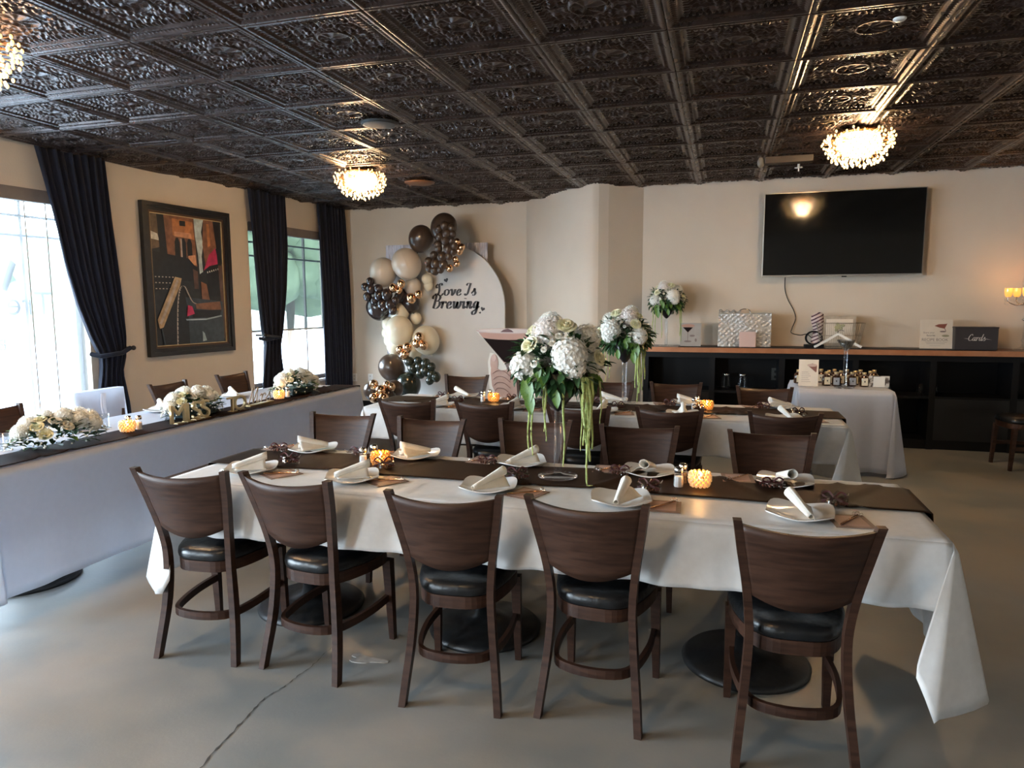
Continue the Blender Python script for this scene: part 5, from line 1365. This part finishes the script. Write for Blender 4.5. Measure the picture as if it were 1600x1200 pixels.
for k in range(6): MB().box(-.06, .0 + .01 * (k % 3), -.0012, 0, .13 - .018 * k, .1325 - .018 * k).build('printed_rule', M_GREYI, t)
MB().box(-.02, .02, .006, .06, 0, .004).box(-.004, .004, .04, .06, 0, .15).build('easel_back', M_PAPER, t)
t = thing('mirror_card_holder', 'small square card in a patterned mirror holder on the favor table', 'card', (1.385, 7.15, .767), radians(-3))
MB().box(-.085, .085, 0, .012, 0, .105).build('mirror_panel', mottled('patterned_mirror', (.10, .08, .07), (.6, .55, .5), 26, .15, lo=.45, hi=.55), t); MB().box(-.048, .048, -.004, 0, .002, .098).build('white_card', M_BOARD, t)

# ------------------------------------------------------------------ standing letters on the head table
def letters(label, word, y0, dy, m_, size):
    t = thing('standing_letters', label, 'letters', (-3.43, y0, .772), 0)
    for k, c in enumerate(word):
        me = font_mesh(c, size, .008); me.materials.append(m_)
        # embolden
        o = link('letter', me, t, (0, dy * k, .006), (radians(90), 0, radians(90))); o.scale = (1.25, 1, 1)
        MB().box(-.022, .022, dy * k - .03, dy * k + .03, 0, .006).build('foot', m_, t)
letters('gold block letters spelling MISS in front of the middle flowers', 'MISS', 3.79, .085, M_GOLDL, .175)
letters('gold block letters spelling TO right of the middle flowers', 'TO', 4.33, .085, M_GOLDL, .15)
t = thing('script_sign', 'thin gold script word Mrs standing between candle and middle flowers', 'letters', (-3.47, 4.56, .772))
m = MB(); adv = 0
for ch in 'Mrs':
    for S in GL[ch][1]:
        m.tube([(0, ((p.x + adv) + .2 * p.y) * .085, .018 + p.y * .062) for p in cr_spline([(a, b, 0) for a, b in S], 6)], .0045, 6)
    adv += GL[ch][0] + .1
m.build('script_word', mottled('bronze_gold', (.34, .24, .15), (.42, .30, .19), 20, .35), t); MB().box(-.02, .02, 0, .30, 0, .012).build('base_strip', M_GOLDL, t)

# ------------------------------------------------------------------ chandeliers
def chandelier(label, x, y, seed, first=[None]):
    if first[0] is not None: return copy_tree(first[0], (x, y, CEIL - .012), (0, 0, seed), label, 'crystal burst chandeliers')
    t = thing('chandelier', label, 'chandelier', (x, y, CEIL - .012), 0, 'crystal burst chandeliers'); first[0] = t
    MB().lathe([(.16, .0), (.16, -.022), (.14, -.034), (.03, -.038), (.03, -.09), (0, -.09)], 32).build('ceiling_plate', mat('gold_plate', (.75, .45, .20), .25, 1.), t)
    st = MB(); cy = MB(); hot = MB(); rnd = random.Random(seed); n = 260
    for k in range(n):
        z = 1 - 2 * (k + .5) / (n * 1.0); z = .30 - 1.28 * (k + .5) / n
        a = k * 2.39996; e = max(-1, min(1, z)); rr = sqrt(max(0, 1 - e * e)); R_ = rnd.uniform(.215, .275)
        d = Vector((rr * cos(a), rr * sin(a), e * .80)); c = Vector((0, 0, -.075)); p = c + d * R_
        st.tube([c + d * .05, p], .0016, 3); cy.ball(p, .0085, 6, 4, 0, (1, 1, 1.5)); 
        if k % 3 == 0: hot.ball(c + d * R_ * .62, .012, 6, 4)
    st.build('gold_stems', M_GOLD, t, kind='stuff'); cy.build('crystal_beads', M_CRYST, t, kind='stuff'); hot.build('inner_crystal_beads', M_CRYSTI, t, kind='stuff')
    for k in range(6):
        a = 2 * pi * k / 6; MB().ball((.09 * cos(a), .09 * sin(a), -.11), .026, 12, 8, 0, (1, 1, 1.4)).build('bulb', M_BULB, t)
    MB().ball((0, 0, -.18), .03, 12, 8).build('bulb', M_BULB, t)
    return t
chandelier('lit crystal burst chandelier near the back left corner', CHAND[0][0], CHAND[0][1], 1)
chandelier('lit crystal burst chandelier in front of the television', CHAND[1][0], CHAND[1][1], 2)
chandelier('lit crystal burst chandelier cut off at the upper left edge', CHAND[2][0], CHAND[2][1], 3)
chandelier('added, unseen lit crystal burst chandelier above and left of the viewer', CHAND[3][0], CHAND[3][1], 4)
chandelier('added, unseen lit crystal burst chandelier behind the viewer on the window side', CHAND[4][0], CHAND[4][1], 5)
# ceiling fittings
t = thing('ceiling_speaker', 'round dark grey ceiling speaker disc left of centre', 'speaker', (-2.54, 5.03, CEIL - .008)); MB().lathe([(.0, -.016), (.11, -.016), (.14, -.010), (.145, .0), (0, .0)], 36).build('grille', mat('grey_grille', (.03, .034, .038), .6), t); MB().lathe([(.115, -.017), (.13, -.014), (.115, -.01)], 36, caps=False).build('rim', M_BLKMET, t)
t = thing('ceiling_vent', 'round brown recessed disc in the ceiling right of the back chandelier', 'vent', (-3.33, 7.55, CEIL - .008)); MB().lathe([(0, -.02), (.14, -.02), (.17, -.006), (.17, 0), (0, 0)], 32).build('cover', mat('brown_disc', (.14, .06, .025), .5), t)
t = thing('smoke_detector', 'small white disc fixed to the ceiling at upper right', 'detector', (.775, 3.98, CEIL - .012)); MB().lathe([(0, -.014), (.020, -.013), (.030, -.005), (.030, 0), (0, 0)], 24).build('housing', M_WHITE, t)
t = thing('sprinkler', 'small white sprinkler head below the ceiling left of the right chandelier', 'sprinkler', (.665, 7.65, CEIL - .01)); MB().cyl(0, 0, -.05, 0, .012, 10).build('pipe', M_WHITE, t); MB().lathe([(0, -.052), (.038, -.052), (.038, -.047), (0, -.047)], 16).build('deflector', M_WHITE, t); MB().cyl(0, 0, -.085, -.052, .006, 8).build('stem', M_WHITE, t)
t = thing('emergency_light', 'brown bar light with a round end lamp on the ceiling', 'light fitting', (.46, 7.32, CEIL - .01)); MB().rbox(-.13, .30, -.06, .06, -.06, 0, .01).build('housing', mat('tan_housing', (.05, .034, .022), .5), t); MB().ball((-.16, 0, -.04), .05, 14, 10, 0, (.7, 1, 1)).build('lamp_head', mat('grey_lamp', (.16, .15, .13), .4), t)
# outlets on the back wall
for x, lab in ((-5.37, 'white double outlet on the back wall beside the corner curtain'), (-5.10, 'white outlet on the back wall beside the lowest balloons')):
    t = thing('wall_outlet', lab, 'outlet', (x, YC, .44)); MB().rbox(-.04, .04, -.008, 0, -.06, .06, .003).build('cover_plate', M_WHITE, t)
    m = MB(); m.box(-.015, .015, -.011, -.008, .012, .04).box(-.015, .015, -.011, -.008, -.04, -.012); m.build('socket', mat('ivory_socket', (.6, .58, .54), .4), t)
